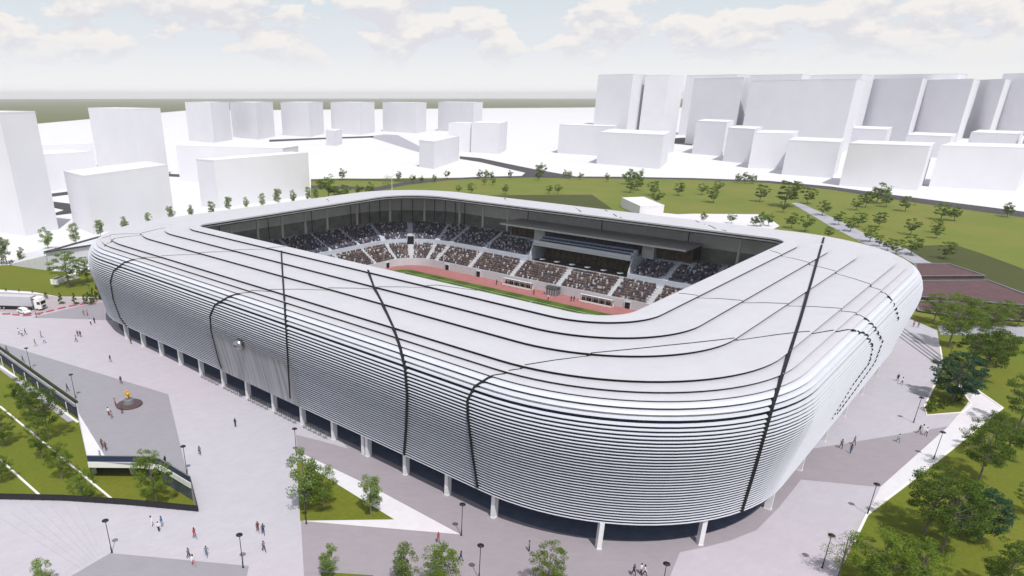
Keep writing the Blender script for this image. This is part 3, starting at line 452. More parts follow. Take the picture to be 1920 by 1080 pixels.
  'f': (0.22, [(123.32,19.35,22.43,-0,-0.41,0.91), (121.98,19.77,22.5,-0,-0.41,0.91), (120.66,20.18,22.55,-0,-0.41,0.91), (119.57,20.63,22.96,-0,-0.2,0.98), (118.57,21.08,22.97,-0,-0.2,0.98), (117.58,21.53,22.96,-0,-0.2,0.98), (116.6,21.98,22.95,-0,-0.2,0.98), (115.62,22.42,22.93,-0,-0.2,0.98), (114.88,22.9,23.41,-0,-0.05,1), (114.15,23.39,23.41,-0,-0.05,1), (113.42,23.87,23.42,-0,-0.05,1), (112.55,24.35,23.42,-0,-0.05,1), (111.69,24.83,23.43,-0,-0.05,1), (110.83,25.31,23.43,-0,-0.05,1), (109.98,25.79,23.44,-0,-0.05,1), (109.13,26.26,23.44,-0,-0.05,1), (108.28,26.73,23.41,-0,-0.05,1), (107.44,27.19,23.39,-0,-0.05,1), (106.61,27.66,23.37,-0,-0.05,1), (105.78,28.12,23.35,-0,-0.05,1), (104.95,28.58,23.33,-0,-0.05,1), (104.13,29.04,23.31,-0,-0.05,1), (103.35,29.47,23.29,-0,-0.05,1), (102.56,29.89,23.75,-0,-0.08,1), (101.76,30.31,23.76,-0,-0.08,1), (100.97,30.73,23.77,-0.01,-0.07,1), (100.19,31.14,23.78,-0.01,-0.07,1), (99.43,31.56,23.79,-0.01,-0.07,1), (98.67,31.98,23.79,-0.01,-0.07,1), (97.93,32.4,23.8,-0.02,-0.07,1), (97.2,32.82,23.81,-0.02,-0.07,1), (96.47,33.23,23.81,-0.02,-0.07,1), (95.76,33.65,23.81,-0.03,-0.07,1), (95.05,34.07,23.82,-0.03,-0.07,1), (94.36,34.49,23.82,-0.03,-0.06,1), (93.67,34.91,23.82,-0.03,-0.06,1), (92.99,35.33,23.82,-0.04,-0.06,1), (92.31,35.75,23.82,-0.04,-0.06,1), (91.59,36.17,23.82,-0.04,-0.06,1), (90.88,36.6,23.82,-0.04,-0.06,1), (90.18,37.02,23.82,-0.04,-0.05,1), (89.49,37.45,23.81,-0.04,-0.05,1), (88.8,37.87,23.81,-0.05,-0.05,1), (88.12,38.3,23.81,-0.05,-0.05,1), (87.45,38.72,23.8,-0.05,-0.05,1), (86.78,39.15,23.8,-0.05,-0.05,1), (86.12,39.58,23.79,-0.05,-0.04,1), (85.47,40,23.79,-0.05,-0.04,1), (84.82,40.43,23.78,-0.06,-0.04,1), (84.18,40.86,23.77,-0.06,-0.04,1), (83.54,41.28,23.77,-0.06,-0.04,1), (82.91,41.71,23.76,-0.06,-0.04,1), (82.28,42.14,23.75,-0.06,-0.03,1), (81.64,42.56,23.29,-0.04,-0.02,1), (81,42.98,23.31,-0.04,-0.02,1), (80.24,43.33,23.33,-0.04,-0.02,1), (79.48,43.68,23.36,-0.04,-0.02,1), (78.72,44.02,23.38,-0.04,-0.01,1), (77.98,44.37,23.41,-0.04,-0.01,1), (77.23,44.72,23.43,-0.04,-0.01,1), (76.5,45.06,23.44,-0.04,-0.01,1), (75.77,45.41,23.43,-0.04,-0.01,1), (75.04,45.75,23.43,-0.05,-0.01,1), (74.32,46.09,23.42,-0.04,-0.01,1), (73.61,46.43,23.41,-0.04,-0.01,1), (72.9,46.77,23.4,-0.04,-0.01,1), (72.09,47.07,22.94,-0.2,-0.02,0.98), (71.38,47.43,22.97,-0.2,-0.02,0.98), (70.67,47.79,22.96,-0.2,-0.02,0.98), (70.02,48.18,22.55,-0.4,-0.01,0.91), (69.49,48.66,22.48,-0.4,-0.01,0.91), (68.97,49.14,22.39,-0.4,-0.01,0.91), (68.38,49.45,22.1,-0.54,-0.02,0.84), (67.82,49.79,21.75,-0.54,-0,0.84), (67.42,50.24,21.31,-0.76,-0,0.65), (67.05,50.73,20.85,-0.9,-0,0.43), (66.77,50.87,20.25,-0.9,-0,0.43), (66.5,51.02,19.63,-0.96,-0,0.27), (66.31,51.24,18.97,-0.96,-0,0.27), (66.13,51.03,18.17,-1,-0,0.07), (66.07,50.91,17.29,-1,-0,0.07), (66.12,50.88,16.35,-0.99,-0,-0.11), (66.21,50.8,15.59,-0.99,-0,-0.11), (66.33,50.76,14.8,-0.98,-0,-0.2), (66.49,50.74,13.98,-0.98,-0,-0.2), (66.66,50.73,13.15,-0.98,-0,-0.22), (66.85,50.73,12.29,-0.98,-0,-0.22), (67.05,50.74,11.43,-0.98,-0,-0.22), (67.22,50.73,10.58,-0.98,-0,-0.2), (67.39,50.69,9.74,-0.98,-0,-0.2), (67.56,50.64,8.9,-0.98,-0,-0.2), (67.73,50.6,8.05,-0.98,-0,-0.2), (67.9,50.56,7.19,-0.99,-0,-0.16), (68.04,50.49,6.35,-0.99,-0,-0.16), (68.18,50.43,5.51,-0.99,-0,-0.16), (68.26,50.31,4.7,-1,-0,-0.09)]),
  'g': (0.22, [(119,45.46,24.31,-0,-0,1), (119.06,45.26,24.32,-0,-0,1), (119.13,45.07,24.32,-0,-0,1), (119.19,44.87,24.33,-0,-0,1), (119.25,44.67,24.34,-0,-0,1), (119.32,44.47,24.34,-0,-0,1), (119.38,44.28,24.35,-0,-0,1), (119.44,44.08,24.35,-0,-0,1), (119.5,43.88,24.35,-0,-0,1), (119.57,43.69,24.34,-0,-0,1), (119.63,43.49,24.34,-0,-0,1), (119.69,43.3,24.33,-0,-0,1), (119.75,43.1,24.33,-0,-0,1), (119.82,42.91,24.32,-0,-0,1), (119.88,42.71,24.31,-0,-0,1), (119.94,42.52,24.31,-0,-0,1), (120,42.32,24.3,-0,-0,1), (120.07,42.13,23.84,-0,-0.01,1), (120.14,41.94,23.85,-0,-0.01,1), (120.21,41.75,23.87,-0,-0.01,1), (120.29,41.56,23.88,-0,-0.01,1), (120.36,41.37,23.9,-0,-0.01,1), (120.43,41.18,23.92,-0,-0.01,1), (120.5,40.99,23.93,-0,-0.01,1), (120.57,40.81,23.95,-0,-0.01,1), (120.65,40.62,23.96,-0,-0.01,1), (120.72,40.43,23.98,-0,-0.01,1), (120.79,40.24,23.99,-0,-0.01,1), (120.86,40.05,24.01,-0,-0.01,1), (120.93,39.87,24.03,-0,-0.01,1), (121,39.68,24.04,-0,-0.01,1), (121.07,39.49,24.06,-0,-0.01,1), (121.14,39.3,24.07,-0,-0.01,1), (121.22,39.12,24.09,-0,-0.01,1), (121.29,38.93,24.1,-0,-0.01,1), (121.36,38.75,24.11,-0,-0.01,1), (121.43,38.56,24.12,-0,-0.01,1), (121.5,38.37,24.12,-0,-0.01,1), (121.57,38.19,24.13,-0,-0.01,1), (121.64,38,24.13,-0,-0.01,1), (121.71,37.82,24.14,-0,-0.01,1), (121.78,37.63,24.14,-0,-0.01,1), (121.85,37.45,24.15,-0,-0.01,1), (121.92,37.26,24.15,-0,-0.01,1), (121.99,37.08,24.16,-0,-0.01,1), (122.06,36.9,24.16,-0,-0.01,1), (122.13,36.71,24.17,-0,-0.01,1), (122.2,36.53,24.17,-0,-0.01,1), (122.27,36.34,24.18,-0,-0.01,1), (122.34,36.16,24.18,-0,-0.01,1), (122.41,35.98,24.19,-0,-0.01,1), (122.48,35.8,24.19,-0,-0.01,1), (122.58,35.62,24.2,-0,-0.01,1), (122.69,35.46,23.73,-0,-0.08,1), (122.83,35.3,23.74,-0,-0.08,1), (122.96,35.14,23.74,-0,-0.08,1), (123.1,34.98,23.75,-0,-0.08,1), (123.24,34.82,23.75,-0,-0.08,1), (123.37,34.66,23.76,-0,-0.08,1), (123.51,34.5,23.76,-0,-0.08,1), (123.64,34.34,23.77,-0,-0.08,1), (123.78,34.18,23.77,-0,-0.08,1), (123.92,34.02,23.78,-0,-0.08,1), (124.05,33.86,23.78,-0,-0.08,1), (124.19,33.7,23.79,-0,-0.08,1), (124.33,33.54,23.79,-0,-0.08,1), (124.46,33.38,23.8,-0,-0.08,1), (124.6,33.22,23.8,-0,-0.08,1), (124.74,33.06,23.81,-0,-0.08,1), (124.87,32.9,23.81,-0,-0.08,1), (125.01,32.74,23.82,-0,-0.08,1), (125.14,32.58,23.82,-0,-0.08,1), (125.28,32.42,23.82,-0,-0.08,1), (125.42,32.26,23.81,-0,-0.08,1), (125.55,32.1,23.81,-0,-0.08,1), (125.69,31.94,23.81,-0,-0.08,1), (125.83,31.78,23.8,-0,-0.08,1), (125.96,31.62,23.8,-0,-0.08,1), (126.1,31.46,23.79,-0,-0.08,1), (126.23,31.3,23.79,-0,-0.08,1), (126.37,31.14,23.79,-0,-0.08,1), (126.51,30.98,23.78,-0,-0.08,1), (126.64,30.82,23.78,-0,-0.08,1), (126.78,30.66,23.77,-0,-0.08,1), (126.92,30.5,23.77,-0,-0.08,1), (127.05,30.35,23.77,-0,-0.08,1), (127.19,30.19,23.76,-0,-0.08,1), (127.32,30.03,23.76,-0,-0.08,1), (127.46,29.87,23.75,-0,-0.08,1), (127.58,29.7,23.75,-0,-0.08,1), (127.69,29.53,23.29,-0,-0.05,1), (127.79,29.36,23.3,-0,-0.05,1), (127.9,29.19,23.3,-0,-0.05,1), (128,29.02,23.31,-0,-0.05,1), (128.11,28.85,23.32,-0,-0.05,1), (128.21,28.68,23.33,-0,-0.05,1), (128.32,28.51,23.33,-0,-0.05,1), (128.42,28.35,23.34,-0,-0.05,1), (128.53,28.18,23.35,-0,-0.05,1), (128.63,28.01,23.36,0,-0.05,1), (128.74,27.84,23.36,0,-0.05,1), (128.84,27.67,23.37,0,-0.05,1), (128.95,27.5,23.38,0,-0.05,1), (129.05,27.33,23.39,0,-0.05,1), (129.16,27.16,23.39,0,-0.05,1), (129.26,27,23.4,0,-0.05,1), (129.36,26.83,23.41,0,-0.05,1), (129.47,26.66,23.42,0,-0.05,1), (129.57,26.49,23.42,0,-0.05,1), (129.68,26.32,23.43,0,-0.05,1), (129.78,26.16,23.44,0,-0.05,1), (129.88,25.99,23.44,0,-0.05,1), (129.99,25.82,23.44,0,-0.05,1), (130.09,25.65,23.44,0,-0.05,1), (130.2,25.49,23.44,0,-0.05,1), (130.3,25.32,23.43,0,-0.05,1), (130.4,25.15,23.43,0,-0.05,1), (130.51,24.98,23.43,0,-0.05,1), (130.61,24.82,23.43,0,-0.05,1), (130.71,24.65,23.43,0,-0.05,1), (130.82,24.48,23.42,0,-0.05,1), (130.92,24.32,23.42,0,-0.05,1), (131.02,24.15,23.42,0,-0.05,1), (131.13,23.98,23.42,0,-0.05,1), (131.23,23.82,23.42,0,-0.05,1), (131.33,23.65,23.41,-0,-0.05,1), (131.44,23.48,23.41,-0,-0.05,1), (131.54,23.32,23.41,-0,-0.05,1), (131.64,23.15,23.41,-0,-0.05,1), (131.75,22.98,23.41,-0,-0.05,1), (131.85,22.82,23.4,-0,-0.05,1), (131.95,22.65,23.4,-0,-0.05,1), (131.91,22.46,23.4,-0,-0.05,1), (131.98,22.28,22.94,-0,-0.2,0.98), (132.05,22.1,22.94,-0,-0.2,0.98), (132.12,21.92,22.95,-0,-0.2,0.98), (132.19,21.74,22.96,-0,-0.2,0.98), (132.26,21.56,22.96,-0,-0.2,0.98), (132.32,21.39,22.97,-0,-0.2,0.98), (132.39,21.21,22.97,-0,-0.2,0.98), (132.46,21.03,22.96,-0,-0.2,0.98), (132.53,20.85,22.96,-0,-0.2,0.98), (132.6,20.68,22.96,-0,-0.2,0.98), (132.67,20.5,22.95,-0,-0.2,0.98), (132.74,20.32,22.95,-0,-0.2,0.98), (132.92,20.16,22.55,-0,-0.41,0.91), (133.12,20.01,22.53,-0,-0.41,0.91), (133.31,19.85,22.51,-0,-0.41,0.91), (133.21,19.67,22.49,-0,-0.41,0.91), (133.1,19.49,22.45,-0,-0.41,0.91), (132.99,19.32,22.42,-0,-0.41,0.91), (132.88,19.14,22.39,-0,-0.41,0.91), (132.78,18.96,22.35,-0,-0.41,0.91), (132.77,18.8,22.25,-0,-0.54,0.84), (132.76,18.64,22.15,-0,-0.54,0.84), (132.76,18.48,22.04,-0,-0.54,0.84), (132.75,18.32,21.94,-0,-0.54,0.84), (132.75,18.15,21.83,-0,-0.54,0.84), (132.75,17.99,21.73,-0,-0.54,0.84), (132.88,17.85,21.59,-0,-0.76,0.65), (133.07,17.72,21.43,-0,-0.76,0.65), (133.26,17.58,21.28,-0,-0.76,0.65), (133.45,17.45,21.12,-0,-0.76,0.65), (133.64,17.31,20.96,-0,-0.76,0.65), (133.8,17.2,20.74,-0,-0.9,0.43), (133.98,17.09,20.52,-0,-0.9,0.43), (134.16,16.99,20.3,-0,-0.9,0.43), (134.35,16.88,20.07,-0,-0.9,0.43), (134.53,16.77,19.84,-0,-0.9,0.43), (134.89,16.68,19.57,-0,-0.96,0.27), (135.29,16.6,19.28,-0,-0.96,0.27), (135.69,16.52,18.99,-0,-0.96,0.27), (136.09,16.44,18.7,-0,-0.96,0.27), (136.5,16.35,18.41,-0,-0.96,0.27), (137.35,16.32,17.99,-0,-1,0.07), (138.22,16.29,17.57,-0,-1,0.07), (139.1,16.26,17.13,-0,-1,0.07), (138.95,16.26,16.95,0,-0.99,-0.11), (139.08,16.28,16.69,-0,-0.99,-0.11), (139.21,16.31,16.43,-0,-0.99,-0.11), (139.35,16.34,16.16,-0,-0.99,-0.11), (139.48,16.37,15.9,-0,-0.99,-0.11), (139.61,16.4,15.63,-0,-0.99,-0.11), (139.75,16.43,15.36,-0,-0.99,-0.11), (140.04,16.48,15.05,0,-0.98,-0.2), (140.59,16.56,14.65,0,-0.98,-0.2), (141.15,16.64,14.25,-0,-0.98,-0.2), (141.71,16.72,13.85,-0,-0.98,-0.2), (142.28,16.8,13.45,-0,-0.98,-0.2), (142.93,16.89,13.01,0,-0.98,-0.22), (143.73,17,12.53,0,-0.98,-0.22), (144.53,17.11,12.04,0,-0.98,-0.22), (145.34,17.22,11.55,0,-0.98,-0.22), (146.1,17.33,11.07,0,-0.98,-0.2), (146.7,17.41,10.64,0,-0.98,-0.2), (146.3,17.43,10.54,0,-0.98,-0.2), (145.89,17.45,10.45,0,-0.98,-0.2), (145.49,17.47,10.36,0,-0.98,-0.2), (145.09,17.49,10.26,0,-0.98,-0.2), (144.69,17.51,10.17,0,-0.98,-0.2), (144.3,17.52,10.08,0,-0.98,-0.2), (143.9,17.54,9.99,0,-0.98,-0.2), (143.51,17.56,9.9,-0,-0.98,-0.2), (143.11,17.58,9.8,-0,-0.98,-0.2), (142.72,17.6,9.71,-0,-0.98,-0.2), (142.33,17.62,9.62,-0,-0.98,-0.2), (141.94,17.63,9.53,-0,-0.98,-0.2), (141.55,17.65,9.44,-0,-0.98,-0.2), (141.17,17.67,9.35,-0,-0.98,-0.2), (140.78,17.69,9.26,-0,-0.98,-0.2), (140.4,17.71,9.17,0,-0.98,-0.2), (140.01,17.72,9.08,0,-0.98,-0.2), (139.63,17.74,8.99,0,-0.98,-0.2), (139.25,17.76,8.91,0,-0.98,-0.2), (138.87,17.78,8.82,-0,-0.98,-0.2), (138.5,17.79,8.73,-0,-0.98,-0.2), (138.12,17.81,8.64,-0,-0.98,-0.2), (137.74,17.83,8.56,-0,-0.98,-0.2), (137.37,17.85,8.47,0,-0.98,-0.2), (137,17.86,8.38,0,-0.98,-0.2), (136.63,17.88,8.3,0,-0.98,-0.2), (136.26,17.9,8.21,0,-0.98,-0.2), (135.89,17.92,8.12,0,-0.98,-0.2), (135.52,17.93,8.04,0,-0.98,-0.2), (135.1,17.95,7.97,0,-0.98,-0.2), (134.68,17.96,7.9,0,-0.98,-0.2), (134.26,17.97,7.84,-0,-0.98,-0.2), (133.85,17.99,7.77,-0,-0.98,-0.2), (133.43,18,7.7,-0,-0.98,-0.2), (133.02,18.01,7.64,-0,-0.98,-0.2), (132.61,18.03,7.57,-0,-0.98,-0.2), (132.2,18.04,7.5,-0,-0.98,-0.2), (131.8,18.05,7.44,-0,-0.98,-0.2), (131.39,18.07,7.37,-0,-0.98,-0.2), (130.99,18.08,7.31,-0,-0.98,-0.2), (130.58,18.09,7.24,-0,-0.98,-0.2), (130.17,18.1,7.18,0,-0.99,-0.16), (129.75,18.11,7.13,0,-0.99,-0.16), (129.32,18.12,7.08,0,-0.99,-0.16), (128.9,18.13,7.02,-0,-0.99,-0.16), (128.47,18.14,6.97,-0,-0.99,-0.16), (128.05,18.15,6.92,-0,-0.99,-0.16), (127.64,18.16,6.87,0,-0.99,-0.16), (127.22,18.16,6.82,0,-0.99,-0.16), (126.81,18.17,6.76,0,-0.99,-0.16)]),
  'h': (0.22, [(123.32,19.35,22.43,-0,-0.41,0.91), (123.51,19.21,22.4,-0,-0.41,0.91), (123.7,19.06,22.37,-0,-0.41,0.91), (123.91,18.91,22.33,-0,-0.54,0.84), (124.18,18.78,22.24,-0,-0.54,0.84), (124.45,18.64,22.15,-0,-0.54,0.84), (124.72,18.5,22.06,-0,-0.54,0.84), (124.99,18.37,21.97,-0,-0.54,0.84), (125.27,18.23,21.88,-0,-0.54,0.84), (125.54,18.09,21.79,-0,-0.54,0.84), (125.82,17.95,21.7,-0,-0.54,0.84), (126.25,17.83,21.57,-0,-0.76,0.65), (126.68,17.72,21.43,-0,-0.76,0.65), (127.12,17.6,21.3,-0,-0.76,0.65), (127.56,17.48,21.16,-0,-0.76,0.65), (128,17.36,21.02,-0,-0.76,0.65), (128.04,17.25,20.84,-0,-0.9,0.43), (128.19,17.14,20.63,-0,-0.9,0.43), (128.34,17.04,20.41,-0,-0.9,0.43), (128.49,16.94,20.2,-0,-0.9,0.43), (128.64,16.84,19.98,-0,-0.9,0.43), (128.82,16.74,19.76,-0,-0.96,0.27), (129.16,16.66,19.48,-0,-0.96,0.27), (129.51,16.58,19.21,-0,-0.96,0.27), (129.86,16.5,18.93,-0,-0.96,0.27), (130.21,16.42,18.65,-0,-0.96,0.27), (130.6,16.35,18.36,-0,-1,0.07), (130.56,16.33,18.16,-0,-1,0.07), (130.52,16.32,17.96,-0,-1,0.07), (130.47,16.3,17.75,-0,-1,0.07), (130.43,16.29,17.55,-0,-1,0.07), (130.39,16.27,17.35,-0,-1,0.07), (130.35,16.26,17.14,-0,-1,0.07), (130.43,16.26,16.9,0,-0.99,-0.11), (130.8,16.3,16.57,0,-0.99,-0.11), (131.17,16.34,16.23,-0,-0.99,-0.11), (131.55,16.37,15.89,-0,-0.99,-0.11), (131.93,16.41,15.55,-0,-0.99,-0.11), (132.31,16.45,15.21,-0,-0.99,-0.11), (133.18,16.55,14.71,0,-0.98,-0.2), (132.78,16.56,14.64,0,-0.98,-0.2), (132.38,16.58,14.56,0,-0.98,-0.2), (131.99,16.59,14.48,0,-0.98,-0.2), (131.59,16.61,14.41,-0,-0.98,-0.2), (131.2,16.62,14.33,-0,-0.98,-0.2), (130.8,16.64,14.25,-0,-0.98,-0.2), (130.41,16.65,14.18,-0,-0.98,-0.2), (130.02,16.67,14.1,-0,-0.98,-0.2), (129.64,16.68,14.03,-0,-0.98,-0.2), (129.25,16.7,13.95,-0,-0.98,-0.2), (128.87,16.71,13.88,-0,-0.98,-0.2), (128.48,16.73,13.81,-0,-0.98,-0.2), (128.1,16.74,13.73,-0,-0.98,-0.2), (127.72,16.76,13.66,0,-0.98,-0.2), (127.34,16.77,13.59,0,-0.98,-0.2), (126.96,16.79,13.51,0,-0.98,-0.2), (126.59,16.8,13.44,-0,-0.98,-0.2), (126.21,16.82,13.37,-0,-0.98,-0.2), (125.84,16.83,13.3,-0,-0.98,-0.2), (125.47,16.85,13.22,-0,-0.98,-0.2), (125.12,16.86,13.15,0,-0.98,-0.22), (125.09,16.91,12.95,0,-0.98,-0.22), (125.06,16.95,12.76,0,-0.98,-0.22), (125.03,16.99,12.57,0,-0.98,-0.22), (125,17.04,12.38,0,-0.98,-0.22), (124.96,17.08,12.18,0,-0.98,-0.22), (124.93,17.12,11.99,0,-0.98,-0.22), (124.9,17.17,11.8,-0,-0.98,-0.22), (124.87,17.21,11.6,-0,-0.98,-0.22), (124.84,17.25,11.41,-0,-0.98,-0.22), (124.81,17.3,11.21,-0,-0.98,-0.22), (124.71,17.33,11.05,0,-0.98,-0.2), (124.61,17.36,10.88,0,-0.98,-0.2), (124.5,17.4,10.71,0,-0.98,-0.2), (124.39,17.43,10.54,0,-0.98,-0.2), (124.29,17.46,10.38,0,-0.98,-0.2), (124.18,17.5,10.21,0,-0.98,-0.2), (124.08,17.53,10.04,0,-0.98,-0.2), (123.97,17.57,9.87,-0,-0.98,-0.2), (123.87,17.6,9.71,-0,-0.98,-0.2), (123.76,17.63,9.54,-0,-0.98,-0.2), (123.66,17.67,9.37,-0,-0.98,-0.2), (123.55,17.7,9.2,-0,-0.98,-0.2), (123.44,17.73,9.04,0,-0.98,-0.2), (123.34,17.77,8.87,0,-0.98,-0.2), (123.23,17.8,8.7,0,-0.98,-0.2), (123.13,17.83,8.53,0,-0.98,-0.2), (123.02,17.87,8.36,0,-0.98,-0.2), (122.91,17.9,8.2,-0,-0.98,-0.2), (122.81,17.93,8.03,-0,-0.98,-0.2), (122.7,17.97,7.86,-0,-0.98,-0.2), (122.6,18,7.69,-0,-0.98,-0.2), (122.49,18.04,7.52,-0,-0.98,-0.2), (122.38,18.07,7.36,-0,-0.98,-0.2)]),
  'i': (0.22, [(168.7,45.32,24.32,-0,-0,1), (168.47,44.99,24.33,-0,-0,1), (168.24,44.67,24.34,-0,-0,1), (168.01,44.34,24.34,-0,-0,1), (167.78,44.01,24.35,-0,-0,1), (167.56,43.69,24.34,-0,-0,1), (167.33,43.37,24.33,-0,-0,1), (167.11,43.05,24.32,-0,-0,1), (166.88,42.73,24.32,-0,-0,1), (166.66,42.41,24.31,-0,0,1), (166.45,42.1,23.84,-0,-0.01,1), (166.25,41.79,23.86,-0,-0.01,1), (166.05,41.48,23.89,-0,-0.01,1), (165.86,41.17,23.92,-0,-0.01,1), (165.66,40.87,23.94,-0,-0.01,1), (165.47,40.56,23.97,-0,-0.01,1), (165.28,40.26,23.99,-0,-0.01,1), (165.08,39.96,24.02,-0,-0.01,1), (164.89,39.66,24.04,-0,-0.01,1), (164.7,39.36,24.07,-0,-0.01,1), (164.51,39.06,24.09,-0,-0.01,1), (164.32,38.77,24.11,-0,-0.01,1), (164.14,38.47,24.12,-0,-0.01,1), (163.95,38.18,24.13,-0,-0.01,1), (163.76,37.89,24.14,-0,-0.01,1), (163.58,37.6,24.14,-0,-0.01,1), (163.39,37.31,24.15,-0,-0.01,1), (163.21,37.02,24.16,-0,-0.01,1), (163.02,36.73,24.17,-0,-0.01,1), (162.84,36.44,24.17,-0,-0.01,1), (162.64,36.15,24.18,-0,-0.01,1), (162.44,35.86,24.19,-0,-0.01,1), (162.24,35.58,24.2,-0,-0.01,1), (162.1,35.3,23.74,-0,-0.08,1), (161.98,35.03,23.74,-0,-0.08,1), (161.86,34.77,23.75,-0,-0.08,1), (161.74,34.5,23.76,-0,-0.08,1), (161.63,34.24,23.77,-0,-0.08,1), (161.51,33.97,23.78,-0,-0.08,1), (161.4,33.71,23.79,-0,-0.08,1), (161.28,33.45,23.8,-0,-0.08,1), (161.17,33.19,23.8,-0,-0.08,1), (161.05,32.92,23.81,-0,-0.08,1), (160.94,32.66,23.82,-0,-0.08,1), (160.82,32.41,23.82,-0,-0.08,1), (160.71,32.15,23.81,-0,-0.08,1), (160.6,31.89,23.81,-0,-0.08,1), (160.48,31.63,23.8,-0,-0.08,1), (160.37,31.38,23.79,-0,-0.08,1), (160.26,31.12,23.79,-0,-0.08,1), (160.15,30.87,23.78,-0,-0.08,1), (160.04,30.62,23.77,-0,-0.08,1), (159.88,30.36,23.77,-0,-0.08,1), (159.72,30.11,23.76,-0,-0.08,1), (159.56,29.85,23.75,-0,-0.08,1), (159.39,29.6,23.28,-0,-0.05,1), (159.19,29.34,23.3,-0,-0.05,1), (159,29.08,23.31,-0,-0.05,1), (158.81,28.82,23.32,-0,-0.05,1), (158.62,28.57,23.33,-0,-0.05,1), (158.43,28.32,23.34,-0,-0.05,1), (158.25,28.06,23.35,-0,-0.05,1), (158.06,27.81,23.37,-0,-0.05,1), (157.87,27.56,23.38,-0,-0.05,1), (157.69,27.31,23.39,-0,-0.05,1), (157.5,27.06,23.4,-0,-0.05,1), (157.32,26.81,23.41,-0,-0.05,1), (157.14,26.57,23.42,-0,-0.05,1), (156.95,26.32,23.43,-0,-0.05,1), (156.77,26.08,23.44,-0,-0.05,1), (156.59,25.83,23.44,-0,-0.05,1), (156.41,25.59,23.44,-0,-0.05,1), (156.23,25.35,23.43,-0,-0.05,1), (156.05,25.11,23.43,-0,-0.05,1), (155.87,24.87,23.43,-0,-0.05,1), (155.7,24.63,23.43,-0,-0.05,1), (155.52,24.39,23.42,-0,-0.05,1), (155.34,24.15,23.42,-0,-0.05,1), (155.17,23.92,23.42,-0,-0.05,1), (154.99,23.68,23.41,-0,-0.05,1), (154.82,23.45,23.41,-0,-0.05,1), (154.65,23.21,23.41,-0,-0.05,1), (154.48,22.98,23.41,-0,-0.05,1), (154.3,22.75,23.4,-0,-0.05,1), (153.98,22.49,23.4,-0,-0.05,1), (153.8,22.26,22.94,-0,-0.2,0.98), (153.64,22.03,22.95,-0,-0.2,0.98), (153.49,21.8,22.95,-0,-0.2,0.98), (153.34,21.57,22.96,-0,-0.2,0.98), (153.19,21.34,22.97,-0,-0.2,0.98), (153.03,21.12,22.97,-0,-0.2,0.98), (152.88,20.89,22.96,-0,-0.2,0.98), (152.73,20.66,22.96,-0,-0.2,0.98), (152.58,20.44,22.95,-0,-0.2,0.98), (152.5,20.22,22.56,-0,-0.41,0.91), (152.54,20.03,22.53,-0,-0.41,0.91), (152.57,19.83,22.51,-0,-0.41,0.91), (152.61,19.63,22.48,-0,-0.41,0.91), (152.27,19.42,22.44,-0,-0.41,0.91), (151.93,19.22,22.4,-0,-0.41,0.91), (151.59,19.01,22.36,-0,-0.41,0.91), (151.35,18.82,22.27,-0,-0.54,0.84), (151.15,18.63,22.14,-0,-0.54,0.84), (150.95,18.45,22.02,-0,-0.54,0.84), (150.75,18.26,21.9,-0,-0.54,0.84), (150.55,18.08,21.78,-0,-0.54,0.84), (150.42,17.91,21.65,-0,-0.76,0.65), (150.47,17.75,21.47,-0,-0.76,0.65), (150.52,17.6,21.29,-0,-0.76,0.65), (150.57,17.44,21.12,-0,-0.76,0.65), (150.64,17.29,20.93,-0,-0.9,0.43), (150.99,17.17,20.68,-0,-0.9,0.43), (150.93,17.08,20.48,-0,-0.9,0.43), (150.87,16.98,20.28,-0,-0.9,0.43), (150.82,16.88,20.08,-0,-0.9,0.43), (150.76,16.79,19.88,-0,-0.9,0.43), (150.83,16.71,19.64,-0,-0.96,0.27), (150.99,16.63,19.39,-0,-0.96,0.27), (151.15,16.56,19.13,-0,-0.96,0.27), (151.3,16.49,18.88,-0,-0.96,0.27), (151.46,16.41,18.62,-0,-0.96,0.27), (151.69,16.35,18.34,-0,-1,0.07), (152.29,16.32,17.97,-0,-1,0.07)]),
  'm': (0.32, [(202.43,143.58,23.41,0.06,-0,1), (195.35,137.85,23.82,0.1,-0,1), (190.06,133.42,24.05,0.02,-0,1), (208.34,145.71,20.03,-0.9,0,-0.43)]),
  'n': (0.32, [(155.77,185.06,23.78,-0,0.09,1), (151.83,179.59,24.15,-0,0.02,1), (149.5,176.05,23.89,-0,0.02,1), (147.47,172.89,24.32,0,-0,1)]),
  'o': (0.32, [(202,75.66,23.42,0.06,-0,1), (200.61,74.49,23.44,0.06,-0,1), (199.24,73.33,23.37,0.06,-0,1), (197.9,72.2,23.29,0.06,-0,1), (195.94,70.85,23.81,0.1,-0,1), (193.94,69.51,23.76,0.1,-0,1), (192.67,68.44,24.18,0.02,-0,1), (191.77,67.51,24.15,0.02,-0,1), (190.89,66.59,24.12,0.02,-0,1), (190.02,65.69,24.04,0.02,-0,1), (189.16,64.8,23.95,0.02,-0,1), (188.29,63.88,23.85,0.02,-0,1), (187.5,63.01,24.32,-0,-0,1), (186.75,62.15,24.35,-0,-0,1), (186,61.3,24.33,-0,-0,1)]),
  'p': (0.32, [(199.88,114.14,23.4,0.06,-0,1), (196.09,111.2,23.8,0.1,-0,1), (192.37,108.34,24.17,0.02,-0,1), (190.24,106.4,24.07,0.02,-0,1), (188.16,104.5,23.84,0.02,-0,1), (186.35,102.77,24.34,-0,-0,1), (208.31,114.08,20.1,-0.9,0,-0.43)]),
  'q': (0.32, [(202.64,104.82,23.41,0.06,-0,1), (200.25,102.82,23.43,0.06,-0,1), (197.92,100.87,23.29,0.06,-0,1), (194.5,98.39,23.78,0.1,-0,1), (192.27,96.53,24.17,0.02,-0,1), (190.73,95.05,24.11,0.02,-0,1), (189.23,93.59,23.96,0.02,-0,1), (187.79,92.17,24.31,-0,-0,1), (186.5,90.85,24.35,-0,-0,1)]),
